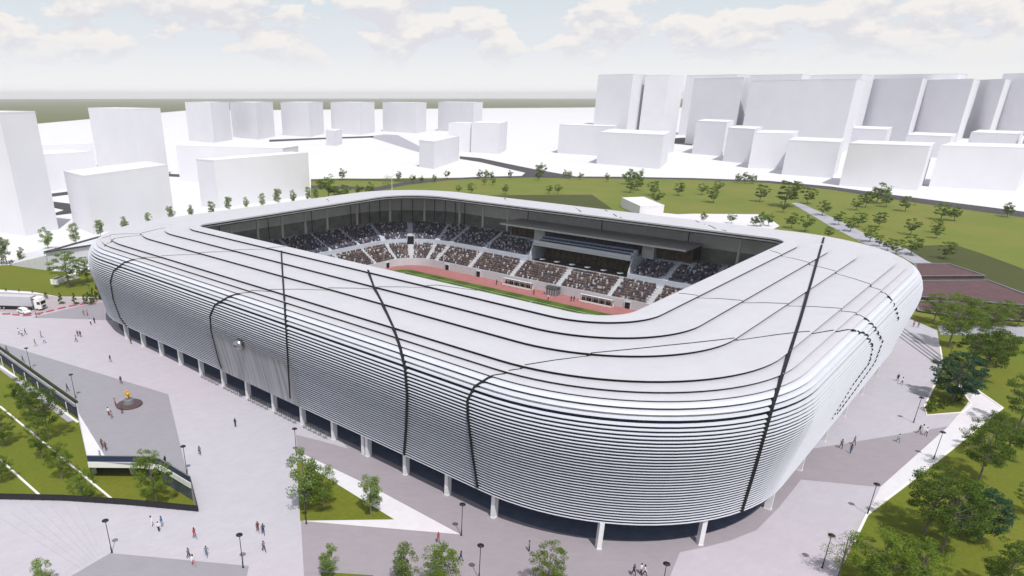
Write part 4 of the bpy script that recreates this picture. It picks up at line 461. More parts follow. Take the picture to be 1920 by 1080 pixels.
  'j': (0.22, [(82.51,174.05,23.28,-0.04,0.02,1), (82.06,174.35,23.31,-0.04,0.02,1), (81.62,174.66,23.33,-0.04,0.02,1), (81.18,174.96,23.35,-0.04,0.02,1), (80.74,175.26,23.38,-0.04,0.02,1), (80.29,175.56,23.4,-0.04,0.02,1), (79.85,175.86,23.42,-0.04,0.02,1), (79.41,176.16,23.44,-0.04,0.02,1), (78.97,176.45,23.44,-0.04,0.02,1), (78.53,176.75,23.43,-0.04,0.02,1), (78.09,177.05,23.42,-0.04,0.02,1), (77.65,177.34,23.42,-0.04,0.02,1), (77.21,177.64,23.41,-0.04,0.02,1), (76.77,177.94,23.41,-0.04,0.02,1), (76.33,178.23,23.4,-0.04,0.02,1), (76.09,178.98,22.95,-0.17,0.1,0.98), (75.24,178.5,22.97,-0.17,0.1,0.98), (74.39,178.02,22.96,-0.17,0.1,0.98), (73.58,177.61,22.95,-0.17,0.09,0.98)]),
  'k': (0.22, [(92.19,176.26,24.2,-0.01,0.01,1), (91.38,175.9,23.74,-0.05,0.06,1), (90.58,175.56,23.75,-0.05,0.06,1), (89.8,175.24,23.76,-0.05,0.06,1), (89.03,174.95,23.77,-0.06,0.05,1), (88.27,174.67,23.78,-0.06,0.05,1), (87.53,174.4,23.79,-0.06,0.05,1), (86.8,174.14,23.8,-0.06,0.05,1), (86.08,173.9,23.82,-0.06,0.04,1), (85.36,173.66,23.81,-0.06,0.04,1), (84.65,173.43,23.8,-0.07,0.04,1), (83.95,173.21,23.79,-0.07,0.04,1), (83.26,172.99,23.78,-0.07,0.04,1), (82.57,172.79,23.77,-0.07,0.03,1), (81.9,172.58,23.75,-0.07,0.03,1), (81.19,172.32,23.3,-0.04,0.02,1), (80.57,172.32,23.32,-0.04,0.02,1), (79.94,172.32,23.35,-0.04,0.02,1), (79.32,172.32,23.37,-0.04,0.02,1), (78.7,172.32,23.4,-0.04,0.02,1), (78.08,172.33,23.42,-0.04,0.02,1), (77.47,172.33,23.44,-0.04,0.02,1), (76.86,172.32,23.44,-0.04,0.02,1), (76.25,172.33,23.43,-0.04,0.01,1), (75.65,172.33,23.42,-0.04,0.01,1), (75.05,172.33,23.42,-0.04,0.01,1), (74.45,172.34,23.41,-0.04,0.01,1), (73.35,171.16,23.4,-0.05,0.01,1), (72.45,170.46,22.95,-0.19,0.05,0.98), (71.61,169.85,22.97,-0.2,0.04,0.98), (70.79,169.29,22.95,-0.2,0.04,0.98), (70.13,169.1,22.52,-0.4,0.07,0.92)]),
}

def seam(key):
    w, pts = SEAMS[key]; mb = MB(); n = len(pts)
    P = [Vector(p[:3]) for p in pts]; Nn = [Vector(p[3:]) for p in pts]
    vs = []
    for i in range(n):
        d = (P[min(n - 1, i + 1)] - P[max(0, i - 1)]).normalized(); s = d.cross(Nn[i]).normalized() * (w / 2)
        hid = key in 'ghi' and P[i].z < 22.0 and i % 4 > 1       # the thin joints break up where the louvres overlap
        a, b = (-.22, -.6) if hid else ((.04, -.06) if key not in 'ABC' else (.03, -.7)) if P[i].z > 22.3 else (.11, -.5)
        if w < .3 and P[i].z < 22.3: s = s * (1.9 if key in 'ghi' else 1.5)
        vs += [P[i] + s + Nn[i] * a, P[i] - s + Nn[i] * a, P[i] - s + Nn[i] * b, P[i] + s + Nn[i] * b]
    fs = [(4 * i + k, 4 * i + (k + 1) % 4, 4 * i + 4 + (k + 1) % 4, 4 * i + 4 + k) for i in range(n - 1) for k in range(4)] + [(3, 2, 1, 0), tuple(4 * (n - 1) + k for k in range(4))]
    mb.mesh([lp(v) for v in vs], fs)
    mb.build('expansion_joint', MT['dark'], stad)
for k in SEAMS: seam(k)


# ---------------------------------------------------------------- bowl
BX0, BX1, BY0, BY1 = 96.0, 180.8, 45.4, 168.6
NCB = 10
def bring(d, r0=11.0):
    """bowl outline offset outwards by d: points with a flag for the side"""
    x0, x1, y0, y1 = BX0 - d, BX1 + d, BY0 - d, BY1 + d; r = r0 + d; out = []
    cs = [((x1 - r, y0 + r), -90), ((x1 - r, y1 - r), 0), ((x0 + r, y1 - r), 90), ((x0 + r, y0 + r), 180)]
    for (cx, cy), a0 in cs:
        for k in range(NCB + 1):
            a = rad(a0 + 90 * k / NCB); out.append((cx + r * math.cos(a), cy + r * math.sin(a)))
    return out
def bsweep(name, prof, m, cut=None, parent=stad):
    mb = MB(); R_ = [[(x, y, z) for x, y in bring(d)] for d, z in prof]; n = len(R_[0])
    for j in range(len(R_) - 1):
        for i in range(n):
            a, b, c, d = R_[j][i], R_[j][(i + 1) % n], R_[j + 1][(i + 1) % n], R_[j + 1][i]
            if cut:
                for seg in cut(a, b, c, d): mb.face([lp(p) for p in seg])
            else: mb.face([lp(p) for p in (a, b, c, d)])
    return mb.build(name, m, parent)
VY0, VY1 = 88.0, 122.3                                 # the recessed lounge in the main stand
bsweep('pitch_wall', [(0, 0.1), (0, 2.75), (0.25, 2.75), (0.25, 0.1)], MT['conc'])
def terr(d0, z0, d1, z1, rows):
    p = [(d0, z0)]
    for i in range(rows):
        d = d0 + (d1 - d0) * (i + 1) / rows; z = z0 + (z1 - z0) * (i + 1) / rows
        p.append((p[-1][0], z)); p.append((d, z))
    return p
LOW = (0.25, 2.0, 7.2, 6.0, 8); UPP = (8.6, 7.6, 18.8, 11.6, 12)
bsweep('lower_terrace', terr(*LOW) + [(8.0, 6.0)], MT['conc'])
def cutv(a, b, c, d):                                  # leave the lounge out of the upper tier
    if a[0] > 170 and b[0] > 170 and abs(a[0] - b[0]) < .01 and a[1] < VY0 and b[1] > VY1:
        def at(p, q, y): t = (y - p[1]) / (q[1] - p[1]); return (p[0] + (q[0] - p[0]) * t, y, p[2] + (q[2] - p[2]) * t)
        return [(a, at(a, b, VY0), at(d, c, VY0), d), (at(a, b, VY1), b, c, at(d, c, VY1))]
    return [(a, b, c, d)]
bsweep('tier_wall', [(8.0, 6.0), (8.0, 8.1), (8.3, 8.1), (8.3, 7.6), (8.6, 7.6)], MT['conc2'], cutv)
bsweep('upper_terrace', terr(*UPP), MT['conc2'], cutv)
bsweep('concourse', [(18.8, 11.6), (18.8, 12.0), (19.0, 12.0), (19.0, 11.62), (24.4, 11.62)], MT['conc2'], cutv)
# aisles: pale strips of steps across the tiers; the far stand's are spaced along y, the end stands' along x
ai_y = [52.5, 64.6, 76.8, 89.3, 106.4, 124.0, 141.7, 156.5]
def aisle(p0, p1, z0, z1, wd, mt, name='aisle'):
    mb = MB(); a = Vector(p0); b = Vector(p1); d = (b - a); L_ = d.length; n_ = max(6, int(L_ / 0.45)); ang = math.atan2(d.y, d.x)
    for i in range(n_):
        t = (i + .5) / n_; p = a + d * t; zz = z0 + (z1 - z0) * (i + 1) / n_
        q_ = lp((p.x, p.y, zz)); mb.box((q_[0], q_[1], q_[2] - .35 + .04), (L_ / n_ * 1.0, wd, 0.7), ang)
    return mb.build(name, mt, stad)
aisles = []                                            # (point, direction) used to clear spectators
def add_aisle(px_, py_, dx, dy, lower=True, upper=True):
    n_ = Vector((dx, dy)).normalized(); b = Vector((px_, py_))
    if lower: aisle(b + n_ * .3, b + n_ * 7.2, 2.4, 6.2, 1.5, MT['conc'])
    if upper: aisle(b + n_ * 8.6, b + n_ * 18.8, 7.8, 11.8, 1.6, MT['conc2'])
    aisles.append((b, n_))
for y in ai_y: add_aisle(BX1, y, 1, 0, True, not (VY0 - 3 < y < VY1 + 3))
for x in (108, 122, 136, 150, 163): add_aisle(x, BY1, 0, 1)
for x in (120, 136, 150, 163): add_aisle(x, BY0, 0, -1)
cxr, cyr = BX1 - 11, BY1 - 11
for a in (15, 45, 75): add_aisle(cxr + 11 * math.cos(rad(a)), cyr + 11 * math.sin(rad(a)), math.cos(rad(a)), math.sin(rad(a)))
cyr2 = BY0 + 11
for a in (-45,): add_aisle(cxr + 11 * math.cos(rad(a)), cyr2 + 11 * math.sin(rad(a)), math.cos(rad(a)), math.sin(rad(a)))
# vomitory doors
def door(name, x, y, nx, ny, z, wd, h):
    mb = MB(); a = math.atan2(ny, nx); mb.box(lp((x, y, z + h / 2)), (0.2, wd, h), a, 0)
    mb.box(lp((x, y, z + h + .12)), (0.4, wd + .5, .24), a, 1)
    for s in (-1, 1): mb.box(lp((x - ny * s * (wd / 2 + .12), y + nx * s * (wd / 2 + .12), z + h / 2)), (0.4, .24, h), a, 1)
    return mb.build(name, [MT['dark'], MT['conc']], stad)
for y in (137.2, 151.0, 83.0, 70.0): door('pitch_door', BX1 - .12, y, 1, 0, .1, 1.6, 1.9)
door('pitch_door', 168.5, BY1 - .12, 0, 1, .1, 1.6, 1.9)
a = rad(45); door('vomitory', cxr + (11 + 7.9) * math.cos(a), cyr + (11 + 7.9) * math.sin(a), math.cos(a), math.sin(a), 6.1, 2.4, 3.0)
a = rad(-45); door('vomitory', cxr + (11 + 7.9) * math.cos(a), cyr2 + (11 + 7.9) * math.sin(a), math.cos(a), math.sin(a), 6.1, 2.4, 3.0)
# concourse columns up to the soffit (far side and ends)
cc_ = [(201.5, y) for y in (50, 62)] + [(201.5, y) for y in (141, 152, 163)] + [(cxr + 33 * math.cos(rad(a)), cyr + 33 * math.sin(rad(a))) for a in (10, 35, 58, 82)] + [(x, 190.5) for x in (160, 150, 140, 130, 120, 110, 100)] + [(x, 24.5) for x in (190, 175, 160, 145)]
for x, y in cc_:
    c = MB(); c.tube((0, 0, 0), (0, 0, 10.6), 0.42, 0.42, 12); o = c.build('inner_column', MT['white'], stad); o.location = lp((x, y, 11.5))
# dark posts of the outer wall seen from inside
mb = MB()
for k, (x, y) in enumerate(ring(0.55)):
    if k % 2 == 0:
        mb = MB(); mb.box(lp((x, y, 14.5)), (.18, .18, 12.4)); mb.build('wall_post', MT['dgrey'], stad)
# ---- main stand: glazed lounges and slabs
lou = thing('lounge_pavilion', (196, 105, 0), 'glazed hospitality block with brown curtains in the middle of the main stand', 'building')
LO = Vector((196, 105, 0))
def lbox(name, x0, x1, y0, y1, z0, z1, m):
    mb = MB(); mb.box(((x0 + x1) / 2 - LO.x, (y0 + y1) / 2 - LO.y, (z0 + z1) / 2), (x1 - x0, y1 - y0, z1 - z0)); return mb.build(name, m, lou)
lbox('roof_slab', 191.5, 203.8, 73.0, 137.2, 16.35, 16.85, MT['conc'])
lbox('back_wall', 203.3, 203.7, 73.2, 137.0, 6.2, 16.35, MT['dgrey'])
lbox('floor_slab', 189.6, 203.3, VY0, VY1, 11.75, 12.35, MT['conc'])
lbox('lounge_floor', 188.8, 203.3, VY0, VY1, 6.1, 6.7, MT['dgrey'])
lbox('lounge_kerb', 188.5, 188.8, VY0 - .2, VY1 + .2, 6.0, 6.95, MT['conc'])
def curtain_wall(x, y0, y1, z0, z1, nm='curtain_wall', step=1.9):
    c = MB(); c.box((x + .25 - LO.x, (y0 + y1) / 2 - LO.y, (z0 + z1) / 2), (.1, y1 - y0, z1 - z0), 0, 0)
    y = y0
    o = c.build(nm, MT['wood'], lou); f = MB()
    while y <= y1 + .01: f.box((x - LO.x, y - LO.y, (z0 + z1) / 2), (.14, .12, z1 - z0)); y += (y1 - y0) / max(1, round((y1 - y0) / step))
    f.box((x - LO.x, (y0 + y1) / 2 - LO.y, z0 + .06), (.16, y1 - y0, .12)); f.box((x - LO.x, (y0 + y1) / 2 - LO.y, z1 - .06), (.16, y1 - y0, .12))
    g = f.build('mullions', MT['dgrey'], o)
    gl = MB(); gl.face([(x + .05 - LO.x, y0 - LO.y, z0), (x + .05 - LO.x, y1 - LO.y, z0), (x + .05 - LO.x, y1 - LO.y, z1), (x + .05 - LO.x, y0 - LO.y, z1)]); 
    return o
curtain_wall(196.2, VY0 + 1.2, VY1 - 1.2, 6.7, 11.7)
curtain_wall(199.8, VY0 + 2, VY1 - 2, 12.4, 16.3)
curtain_wall(198.4, 126.4, 136.8, 12.0, 16.3); curtain_wall(198.4, 73.4, 84.2, 12.0, 16.3)
for y0, y1 in ((122.3, 126.4), (84.2, 88.0)): lbox('white_pier', 196.5, 203.3, y0, y1, 11.7, 16.35, MT['conc'])
for y in (VY0 - .18, VY1 + .18):
    s = MB(); a_ = [(188.6, 6.1), (203.2, 6.1), (203.2, 12.35), (190.2, 12.35), (188.6, 8.4)]
    vs = [(x - LO.x, y - .16 - LO.y, z) for x, z in a_] + [(x - LO.x, y + .16 - LO.y, z) for x, z in a_]; k = 5
    s.mesh(vs, [tuple(range(k)), tuple(range(k, 2 * k))[::-1]] + [(i, (i + 1) % k, k + (i + 1) % k, k + i) for i in range(k)]); s.build('side_wall', MT['conc2'], lou)
s = MB()
for r in range(3):
    s.box((191.6 + r * 1.5 - LO.x, 105.1 - LO.y, 12.35 + .2 + r * .35), (1.5, 33.2, .4 + r * .7 * 1.0), 0, 0)
s.build('balcony_step', MT['conc2'], lou)
for r in range(3):
    s = MB()
    for i in range(56):
        y = VY0 + 1.4 + i * .57
        s.box((191.5 + r * 1.5 - LO.x, y - LO.y, 12.95 + r * .7), (.45, .44, .12), 0, 0); s.box((191.75 + r * 1.5 - LO.x, y - LO.y, 13.2 + r * .7), (.1, .44, .5), 0, 0)
    s.build('seat_row', MT['seat'], lou)
s = MB(); s.box((189.7 - LO.x, 105.1 - LO.y, 13.35), (.06, 34.0, .06)); s.box((189.7 - LO.x, 105.1 - LO.y, 12.85), (.03, 34.0, .9)); s.build('balustrade', MT['conc2'], lou)
for i in range(6):
    t = thing('lounge_table', (190.6, VY0 + 3.2 + i * 5.5, 6.7), 'small round white table on the lounge terrace, %s from the right' % ordw(i + 1), 'table', group='tables in front of the lounge')
    s = MB(); s.lathe([(0, .72), (1.0, .72), (1.0, .78), (0, .78)], n=16); s.build('table_top', MT['white'], t)
    s = MB(); s.tube((0, 0, 0), (0, 0, .72), .06); s.build('leg', MT['grey'], t)
# ---- pitch and track
px0, px1, py0, py1 = 97.0, 172.2, 50.0, 164.0
def rrect(x0, x1, y0, y1, r, k=8):
    o = []
    for cx, cy, a0 in ((x1 - r, y0 + r, -90), (x1 - r, y1 - r, 0), (x0 + r, y1 - r, 90), (x0 + r, y0 + r, 180)):
        for i in range(k + 1): a = rad(a0 + 90 * i / k); o.append(Vector((cx + r * math.cos(a), cy + r * math.sin(a), 0)))
    return o
sheet('running_track', rrect(BX0, BX1, BY0, BY1, 11), .16, MT['track'])
gm = bpy.data.materials.new('mown_pitch'); gm.use_nodes = True; n_ = gm.node_tree.nodes; l_ = gm.node_tree.links; b = n_['Principled BSDF']; b.inputs['Roughness'].default_value = .9; b.inputs['Specular IOR Level'].default_value = .1
t = n_.new('ShaderNodeTexCoord'); wv = n_.new('ShaderNodeTexWave'); wv.wave_type = 'BANDS'; wv.bands_direction = 'Y'; wv.inputs['Scale'].default_value = 0.03; l_.new(t.outputs['Object'], wv.inputs[0])
rp = n_.new('ShaderNodeValToRGB'); rp.color_ramp.elements[0].position = .45; rp.color_ramp.elements[0].color = (0.050, 0.090, 0.014, 1); rp.color_ramp.elements[1].position = .55; rp.color_ramp.elements[1].color = (0.075, 0.125, 0.020, 1); l_.new(wv.outputs[0], rp.inputs[0]); l_.new(rp.outputs[0], b.inputs['Base Color'])
sheet('football_pitch', rrect(px0, px1, py0, py1, 5), .18, gm)
mb = MB(); q_ = [(100.5, 54.5), (168.5, 54.5), (168.5, 159.5), (100.5, 159.5)]
ribbon(q_, .14, .19, .20, mb, True); ribbon([(100.5, 107), (168.5, 107)], .14, .19, .20, mb)
ribbon([(134.5 + 9.15 * math.cos(t), 107 + 9.15 * math.sin(t)) for t in [i * math.pi / 24 for i in range(48)]], .14, .19, .20, mb, True)
for s_, yb in ((1, 54.5), (-1, 159.5)): ribbon([(114, yb), (114, yb + 16.5 * s_), (155, yb + 16.5 * s_), (155, yb)], .14, .19, .20, mb)
tag(mb.build('pitch_lines', MT['white']), kind='structure')
mb = MB()
for k in range(1, 6): ribbon(rrect(BX0 + k * 1.2, BX1 - k * 1.3, BY0 + .7 * k, BY1 - .7 * k, 11 - k * .8), .07, .17, .175, mb, True)
tag(mb.build('lane_lines', mat('faded_line', (.55, .33, .31), .8)), kind='structure')
# team shelters and small hut
def shelter(y0, y1, label):
    t = thing('team_shelter', (178.4, (y0 + y1) / 2, .16), label, 'shelter', group='team shelters on the running track'); L_ = y1 - y0
    s = MB(); prof = [(0.9, 0), (1.0, 1.5), (.6, 2.15), (-.8, 2.35)]
    for (a0, b0), (a1, b1) in zip(prof, prof[1:]): s.mesh([(a0, -L_ / 2, b0), (a0, L_ / 2, b0), (a1, L_ / 2, b1), (a1, -L_ / 2, b1), (a0 + .06, -L_ / 2, b0), (a0 + .06, L_ / 2, b0), (a1 + .06, L_ / 2, b1), (a1 + .06, -L_ / 2, b1)], [(0, 1, 2, 3), (7, 6, 5, 4), (0, 3, 7, 4), (1, 5, 6, 2)])
    s.build('canopy', MT['white'], t)
    s = MB()
    for k in range(6): y = -L_ / 2 + L_ * k / 5; s.box((0, y, 1.1), (.08, .08, 2.2)); s.box((-.7, y, 1.15), (.06, .06, 2.3))
    s.box((-.7, 0, .35), (.05, L_, .5)); s.build('frame', MT['white'], t)
    s = MB()
    for k in range(13): y = -L_ / 2 + .5 + (L_ - 1) * k / 12; s.box((.35, y, .45), (.5, .5, .12)); s.box((.6, y, .85), (.12, .5, .8))
    s.build('bench_seats', MT['black'], t)
shelter(114.2, 125.0, 'long white team shelter on the red track left of the grey hut')
shelter(86.5, 97.0, 'long white team shelter on the red track right of the grey hut')
t = thing('tunnel_hut', (178.6, 106.6, .16), 'small grey glazed tunnel hut between the two team shelters', 'hut')
s = MB(); s.box((0, 0, 1.15), (2.6, 3.6, 2.3)); s.build('body', MT['grey'], t); s = MB()
for k in range(5): s.box((-1.33, -1.7 + .85 * k, 1.15), (.05, .1, 2.2))
s.box((-1.33, 0, 2.25), (.08, 3.6, .12)); s.build('frame', MT['conc2'], t)
s = MB(); s.mesh([(-1.5, -2, 2.32), (1.5, -2, 2.32), (1.5, 2, 2.32), (-1.5, 2, 2.32), (0, -2, 2.8), (0, 2, 2.8)], [(0, 1, 4), (2, 3, 5), (0, 4, 5, 3), (1, 2, 5, 4)]); s.build('roof', MT['dgrey'], t)

# ---------------------------------------------------------------- spectators
def crowd():
    V = []; F = []; C_ = []
    pal_l = [(.13, .09, .085), (.19, .135, .125), (.07, .045, .048), (.045, .04, .05), (.26, .20, .185), (.11, .065, .068), (.58, .56, .57), (.09, .08, .10), (.15, .08, .078), (.05, .06, .10), (.10, .08, .082), (.07, .055, .06)]
    pal_u_shade = [(.12, .10, .14), (.22, .19, .22), (.04, .045, .08), (.07, .08, .15), (.05, .05, .07), (.55, .57, .66), (.15, .09, .12), (.08, .10, .19), (.03, .03, .05)]  # upper tier: clothes made darker and bluer, its shade put into the colours
    skin = [(.28, .18, .145), (.20, .125, .10), (.34, .235, .19)]; hair = [(.03, .02, .02), (.06, .04, .025), (.02, .02, .02), (.15, .10, .06)]
    def person(x, y, z, ux, uy, pal):
        j = random.uniform(-.06, .06); x += ux * j - uy * j; y += uy * j + ux * j
        s = random.uniform(.92, 1.08); vx, vy = -uy, ux; b = len(V)
        for (zz, hw, hd) in ((.35, .19, .26), (.55, .21, .16), (.92, .23, .13), (1.0, .10, .08)):
            for a, c in ((-1, -1), (1, -1), (1, 1), (-1, 1)):
                V.append((x + vx * a * hw * s + ux * c * hd, y + vy * a * hw * s + uy * c * hd, z + zz * s))
        top = random.choice(pal); sk = random.choice(skin)
        for L_ in range(3):
            for k in range(4): F.append((b + 4 * L_ + k, b + 4 * L_ + (k + 1) % 4, b + 4 * L_ + 4 + (k + 1) % 4, b + 4 * L_ + 4 + k)); C_.append(top if L_ else tuple(v * .5 for v in top))
        F.append((b + 12, b + 13, b + 14, b + 15)); C_.append(top)
        h = len(V); hz_ = z + 1.13 * s
        V.extend([(x, y, hz_ + .15), (x + vx * .1, y + vy * .1, hz_), (x - ux * .11, y - uy * .11, hz_), (x - vx * .1, y - vy * .1, hz_), (x + ux * .11, y + uy * .11, hz_), (x, y, hz_ - .15)])
        hc = random.choice(hair)
        for a, c, d, col in ((0, 1, 2, hc), (0, 2, 3, hc), (0, 3, 4, hc), (0, 4, 1, hc), (5, 2, 1, sk), (5, 3, 2, sk), (5, 4, 3, sk), (5, 1, 4, sk)): F.append((h + a, h + c, h + d)); C_.append(col)
    def row(d, z, pal, upper, fill):
        pts = bring(d); n = len(pts)
        for i in range(n):
            a = Vector(pts[i]); b = Vector(pts[(i + 1) % n]); L_ = (b - a).length
            if L_ < .02: continue
            t_ = (b - a) / L_; out = Vector((t_.y, -t_.x)); k = int(L_ / .5) if L_ > 1.2 else max(1, round(L_ / .5))
            for q in range(k):
                p = a + t_ * (L_ * (q + .5) / k)
                if p.x < BX0 - 4 + 12 or random.random() > fill: continue
                if upper and p.x > 170 and VY0 - 1 < p.y < VY1 + 1: continue
                if upper and p.x > 197.2 and 72 < p.y < 138: continue
                if any(abs((p - ab).x * an.y - (p - ab).y * an.x) < .9 and (p - ab).dot(an) > -1 for ab, an in aisles): continue
                person(p.x, p.y, z, out.x, out.y, pal)
    d0, z0, d1, z1, R_ = LOW
    for i in range(R_): row(d0 + (d1 - d0) * (i + .55) / R_, z0 + (z1 - z0) * (i + 1) / R_, pal_l, False, .96)
    d0, z0, d1, z1, R_ = UPP
    for i in range(R_): row(d0 + (d1 - d0) * (i + .55) / R_, z0 + (z1 - z0) * (i + 1) / R_, pal_u_shade, True, .93)
    me = bpy.data.meshes.new('spectators'); me.from_pydata(V, [], F); ca = me.color_attributes.new('own_and_shade_colour', 'FLOAT_COLOR', 'CORNER'); buf = []
    for f, c in zip(F, C_): buf += [c[0], c[1], c[2], 1.0] * len(f)
    ca.data.foreach_set('color', buf)
    m = bpy.data.materials.new('clothes_of_many_colours'); m.use_nodes = True; at = m.node_tree.nodes.new('ShaderNodeAttribute'); at.attribute_name = 'own_and_shade_colour'; m.node_tree.links.new(at.outputs[0], m.node_tree.nodes['Principled BSDF'].inputs['Base Color']); m.node_tree.nodes['Principled BSDF'].inputs['Roughness'].default_value = .9
    me.materials.append(m); o = bpy.data.objects.new('spectators', me); COL.objects.link(o)
    tag(o, 'dense crowd of seated spectators filling both tiers of the stands', 'crowd', kind='stuff')
crowd()

# ---------------------------------------------------------------- white massing buildings
def block(A, B, Cc, top, label, group=None, name='building', h=None, at='A'):
    a, b = gp(*A), gp(*B)
    if isinstance(Cc, (int, float)):
        d = b - a; nrm = Vector((-d.y, d.x, 0)).normalized()
        if nrm.dot(a) < 0: nrm = -nrm
        D = nrm * Cc
    else: D = gp(*Cc) - b
    if h is None: h = height_at(b if at == 'B' else a, top)
    pts = [a, b, b + D, a + D]; ctr = (a + b) / 2 + D / 2
    t = thing(name, (ctr.x, ctr.y, 0), label, 'building', group=group)
    loc = [(p.x - ctr.x, p.y - ctr.y) for p in pts]
    ar = sum(loc[i][0] * loc[(i + 1) % 4][1] - loc[(i + 1) % 4][0] * loc[i][1] for i in range(4))
    if ar < 0: loc = loc[::-1]
    wl = MB(); vs = [(x, y, -.3) for x, y in loc] + [(x, y, h - .6) for x, y in loc]
    wl.mesh(vs, [(i, (i + 1) % 4, 4 + (i + 1) % 4, 4 + i) for i in range(4)]); wo_ = wl.build('wall', MT['bwhite'], t)
    rf = MB(); s = 1.003 
    o = [(x * s, y * s) for x, y in loc]; k = .985; n_ = [(x * k, y * k) for x, y in loc]
    vs = [(x, y, h - .6) for x, y in o] + [(x, y, h) for x, y in o] + [(x, y, h) for x, y in n_] + [(x, y, h - .35) for x, y in n_]
    fs = [(3, 2, 1, 0)]
    for r in range(3): fs += [(4 * r + i, 4 * r + (i + 1) % 4, 4 * r + 4 + (i + 1) % 4, 4 * r + 4 + i) for i in range(4)]
    fs.append((12, 13, 14, 15)); rf.mesh(vs, fs); rf.build('roof', MT['bwhite'], t)
    return t
G1 = 'plain white blocks of the town'
BL = [
 ((-60, 428), (48, 443), (110, 430), 210, 'B', 'tall white block cut off by the left edge of the picture, nearest of the towers'),
 ((139, 425), (177, 440), (327, 405), 329, 'B', 'long low white block between the left tower and the row of street trees'),
 ((186, 326), (268, 335), (317, 329), 203.5, 'B', 'square white tower rising behind the long low block at left'),
 ((98, 358), (185, 349), 30, 289, 'A', 'low white block half hidden behind the leftmost tower'),
 ((82, 318), (182, 313), 20, 272, 'A', 'flat white shed seen as a thin wedge behind the low block at far left'),
 ((338, 340), (535, 349), 22, 272, 'A', 'long white slab standing behind the widest block at left centre'),
 ((378, 387), (411, 391), (582, 367), 300, 'B', 'widest white block at left centre, right behind the street trees'),
 ((355, 264), (402, 268), (436, 262), 192, 'B', 'first white tower from the left in the distant row of six'),
 ((437, 257), (485, 262), (516, 256), 192, 'B', 'second white tower from the left in the distant row of six'),
 ((530, 253.5), (582, 257), (608, 251), 192, 'B', 'third white tower from the left in the distant row of six'),
 ((622, 250), (676, 253), (703, 248.5), 192, 'B', 'fourth white tower from the left in the distant row of six'),
 ((718, 246), (780, 250), (799, 246.5), 192.5, 'B', 'fifth white tower from the left in the distant row of six'),
 ((821, 245), (886, 250), (903, 246), 192, 'B', 'rightmost white tower in the distant row of six'),
 ((612, 272), (630, 274), (642, 270), 245, 'B', 'tiny white cube standing alone in front of the distant towers'),
 ((785.6, 313), (813, 317), (860, 301), 265, 'B', 'small white block with an oblique corner beside the dark street'),
 ((840, 284), (882, 285.5), 26, 230, 'A', 'left of the two joined white cubes beyond the dark street'),
 ((882.5, 286), (935, 289), (949, 282), 231, 'B', 'right of the two joined white cubes beyond the dark street'),
 ((1045, 287), (1145, 294), (1161, 286), 233, 'A', 'low white block half behind a wider one right of centre'),
 ((1118, 307), (1236, 317), (1250, 305), 247, 'A', 'wide low white block in front of the leftmost grey tower'),
 ((1107, 287), (1169, 292), (1194, 287), 140, 'A', 'leftmost grey-white tower of the tall cluster at right'),
 ((1192, 289), (1234, 291), (1262, 285), 140, 'B', 'tower joined to the right side of the leftmost tall tower'),
 ((1283.5, 269), (1372, 276), (1391, 267), 147, 'A', 'second slab tower of the tall cluster, with its pale right edge'),
 ((1271, 253), (1362, 257), 70, 141, 'A', 'tower mostly hidden behind the second slab tower'),
 ((1385, 277), (1573, 290), (1592, 280), 147, 'B', 'widest slab tower of the tall cluster at right'),
 ((1386, 262), (1478, 266), 60, 140.5, 'A', 'left tower peeping over the widest slab tower'),
 ((1488, 264), (1586, 268), 60, 140.5, 'A', 'right tower peeping over the widest slab tower'),
 ((1594, 262), (1697, 270), (1711, 261), 146, 'B', 'fourth slab tower of the tall cluster, with a bright side strip'),
 ((1594, 253), (1762, 259), 60, 140.5, 'A', 'tower rising just above the fourth slab tower'),
 ((1700, 262), (1790, 269), (1806, 258), 147.5, 'B', 'fifth slab tower of the tall cluster'),
 ((1798, 255), (1850, 262), (1866, 250), 147.5, 'B', 'sixth slab tower of the tall cluster, narrow'),
 ((1846, 250), (1990, 258), 60, 138, 'A', 'dark grey-white tower cut off by the right edge of the picture'),
 ((1415, 273), (1532, 278), (1545, 270), 232, 'A', 'low block between the tall slabs and the four small cubes'),
 ((1575, 280), (1653, 285), (1663, 277), 239.5, 'A', 'low lavender block at the foot of the fourth slab tower'),
 ((1690, 292), (1772, 297), (1783, 289), 252, 'A', 'low lavender block at the foot of the fifth slab tower'),
 ((1808, 289), (1895, 294), (1907, 286), 247.5, 'A', 'low block at the foot of the sixth slab tower'),
 ((1912, 296), (2010, 300), 40, 246, 'A', 'low block touching the right edge behind the largest box'),
 ((1297, 288), (1352, 293), (1366, 285), 226, 'A', 'first of four small white cubes stepping down to the right'),
 ((1355, 302), (1403, 307), (1418, 298), 239, 'A', 'second of four small white cubes stepping down to the right'),
 ((1402, 315), (1470, 318), (1484, 309), 248, 'A', 'third of four small white cubes stepping down to the right'),
 ((1465, 327), (1560, 334), (1570, 323), 262, 'A', 'last of four small white cubes stepping down to the right'),
 ((1573, 348), (1720, 357.5), (1731, 346), 268, 'A', 'broad low white box by the ring road with a bright right side'),
 ((1741, 350), (1905, 358.5), (1917, 347), 272, 'A', 'largest low white box by the ring road near the right edge'),
]
for A, B, Cc, top, at, lab in BL: block(A, B, Cc, top, lab, G1, at=at)
block((1164, 388), (1198, 405), (1243, 403), 386, 'small white flat-roofed cabin just behind the far roof edge of the stadium', at='B')

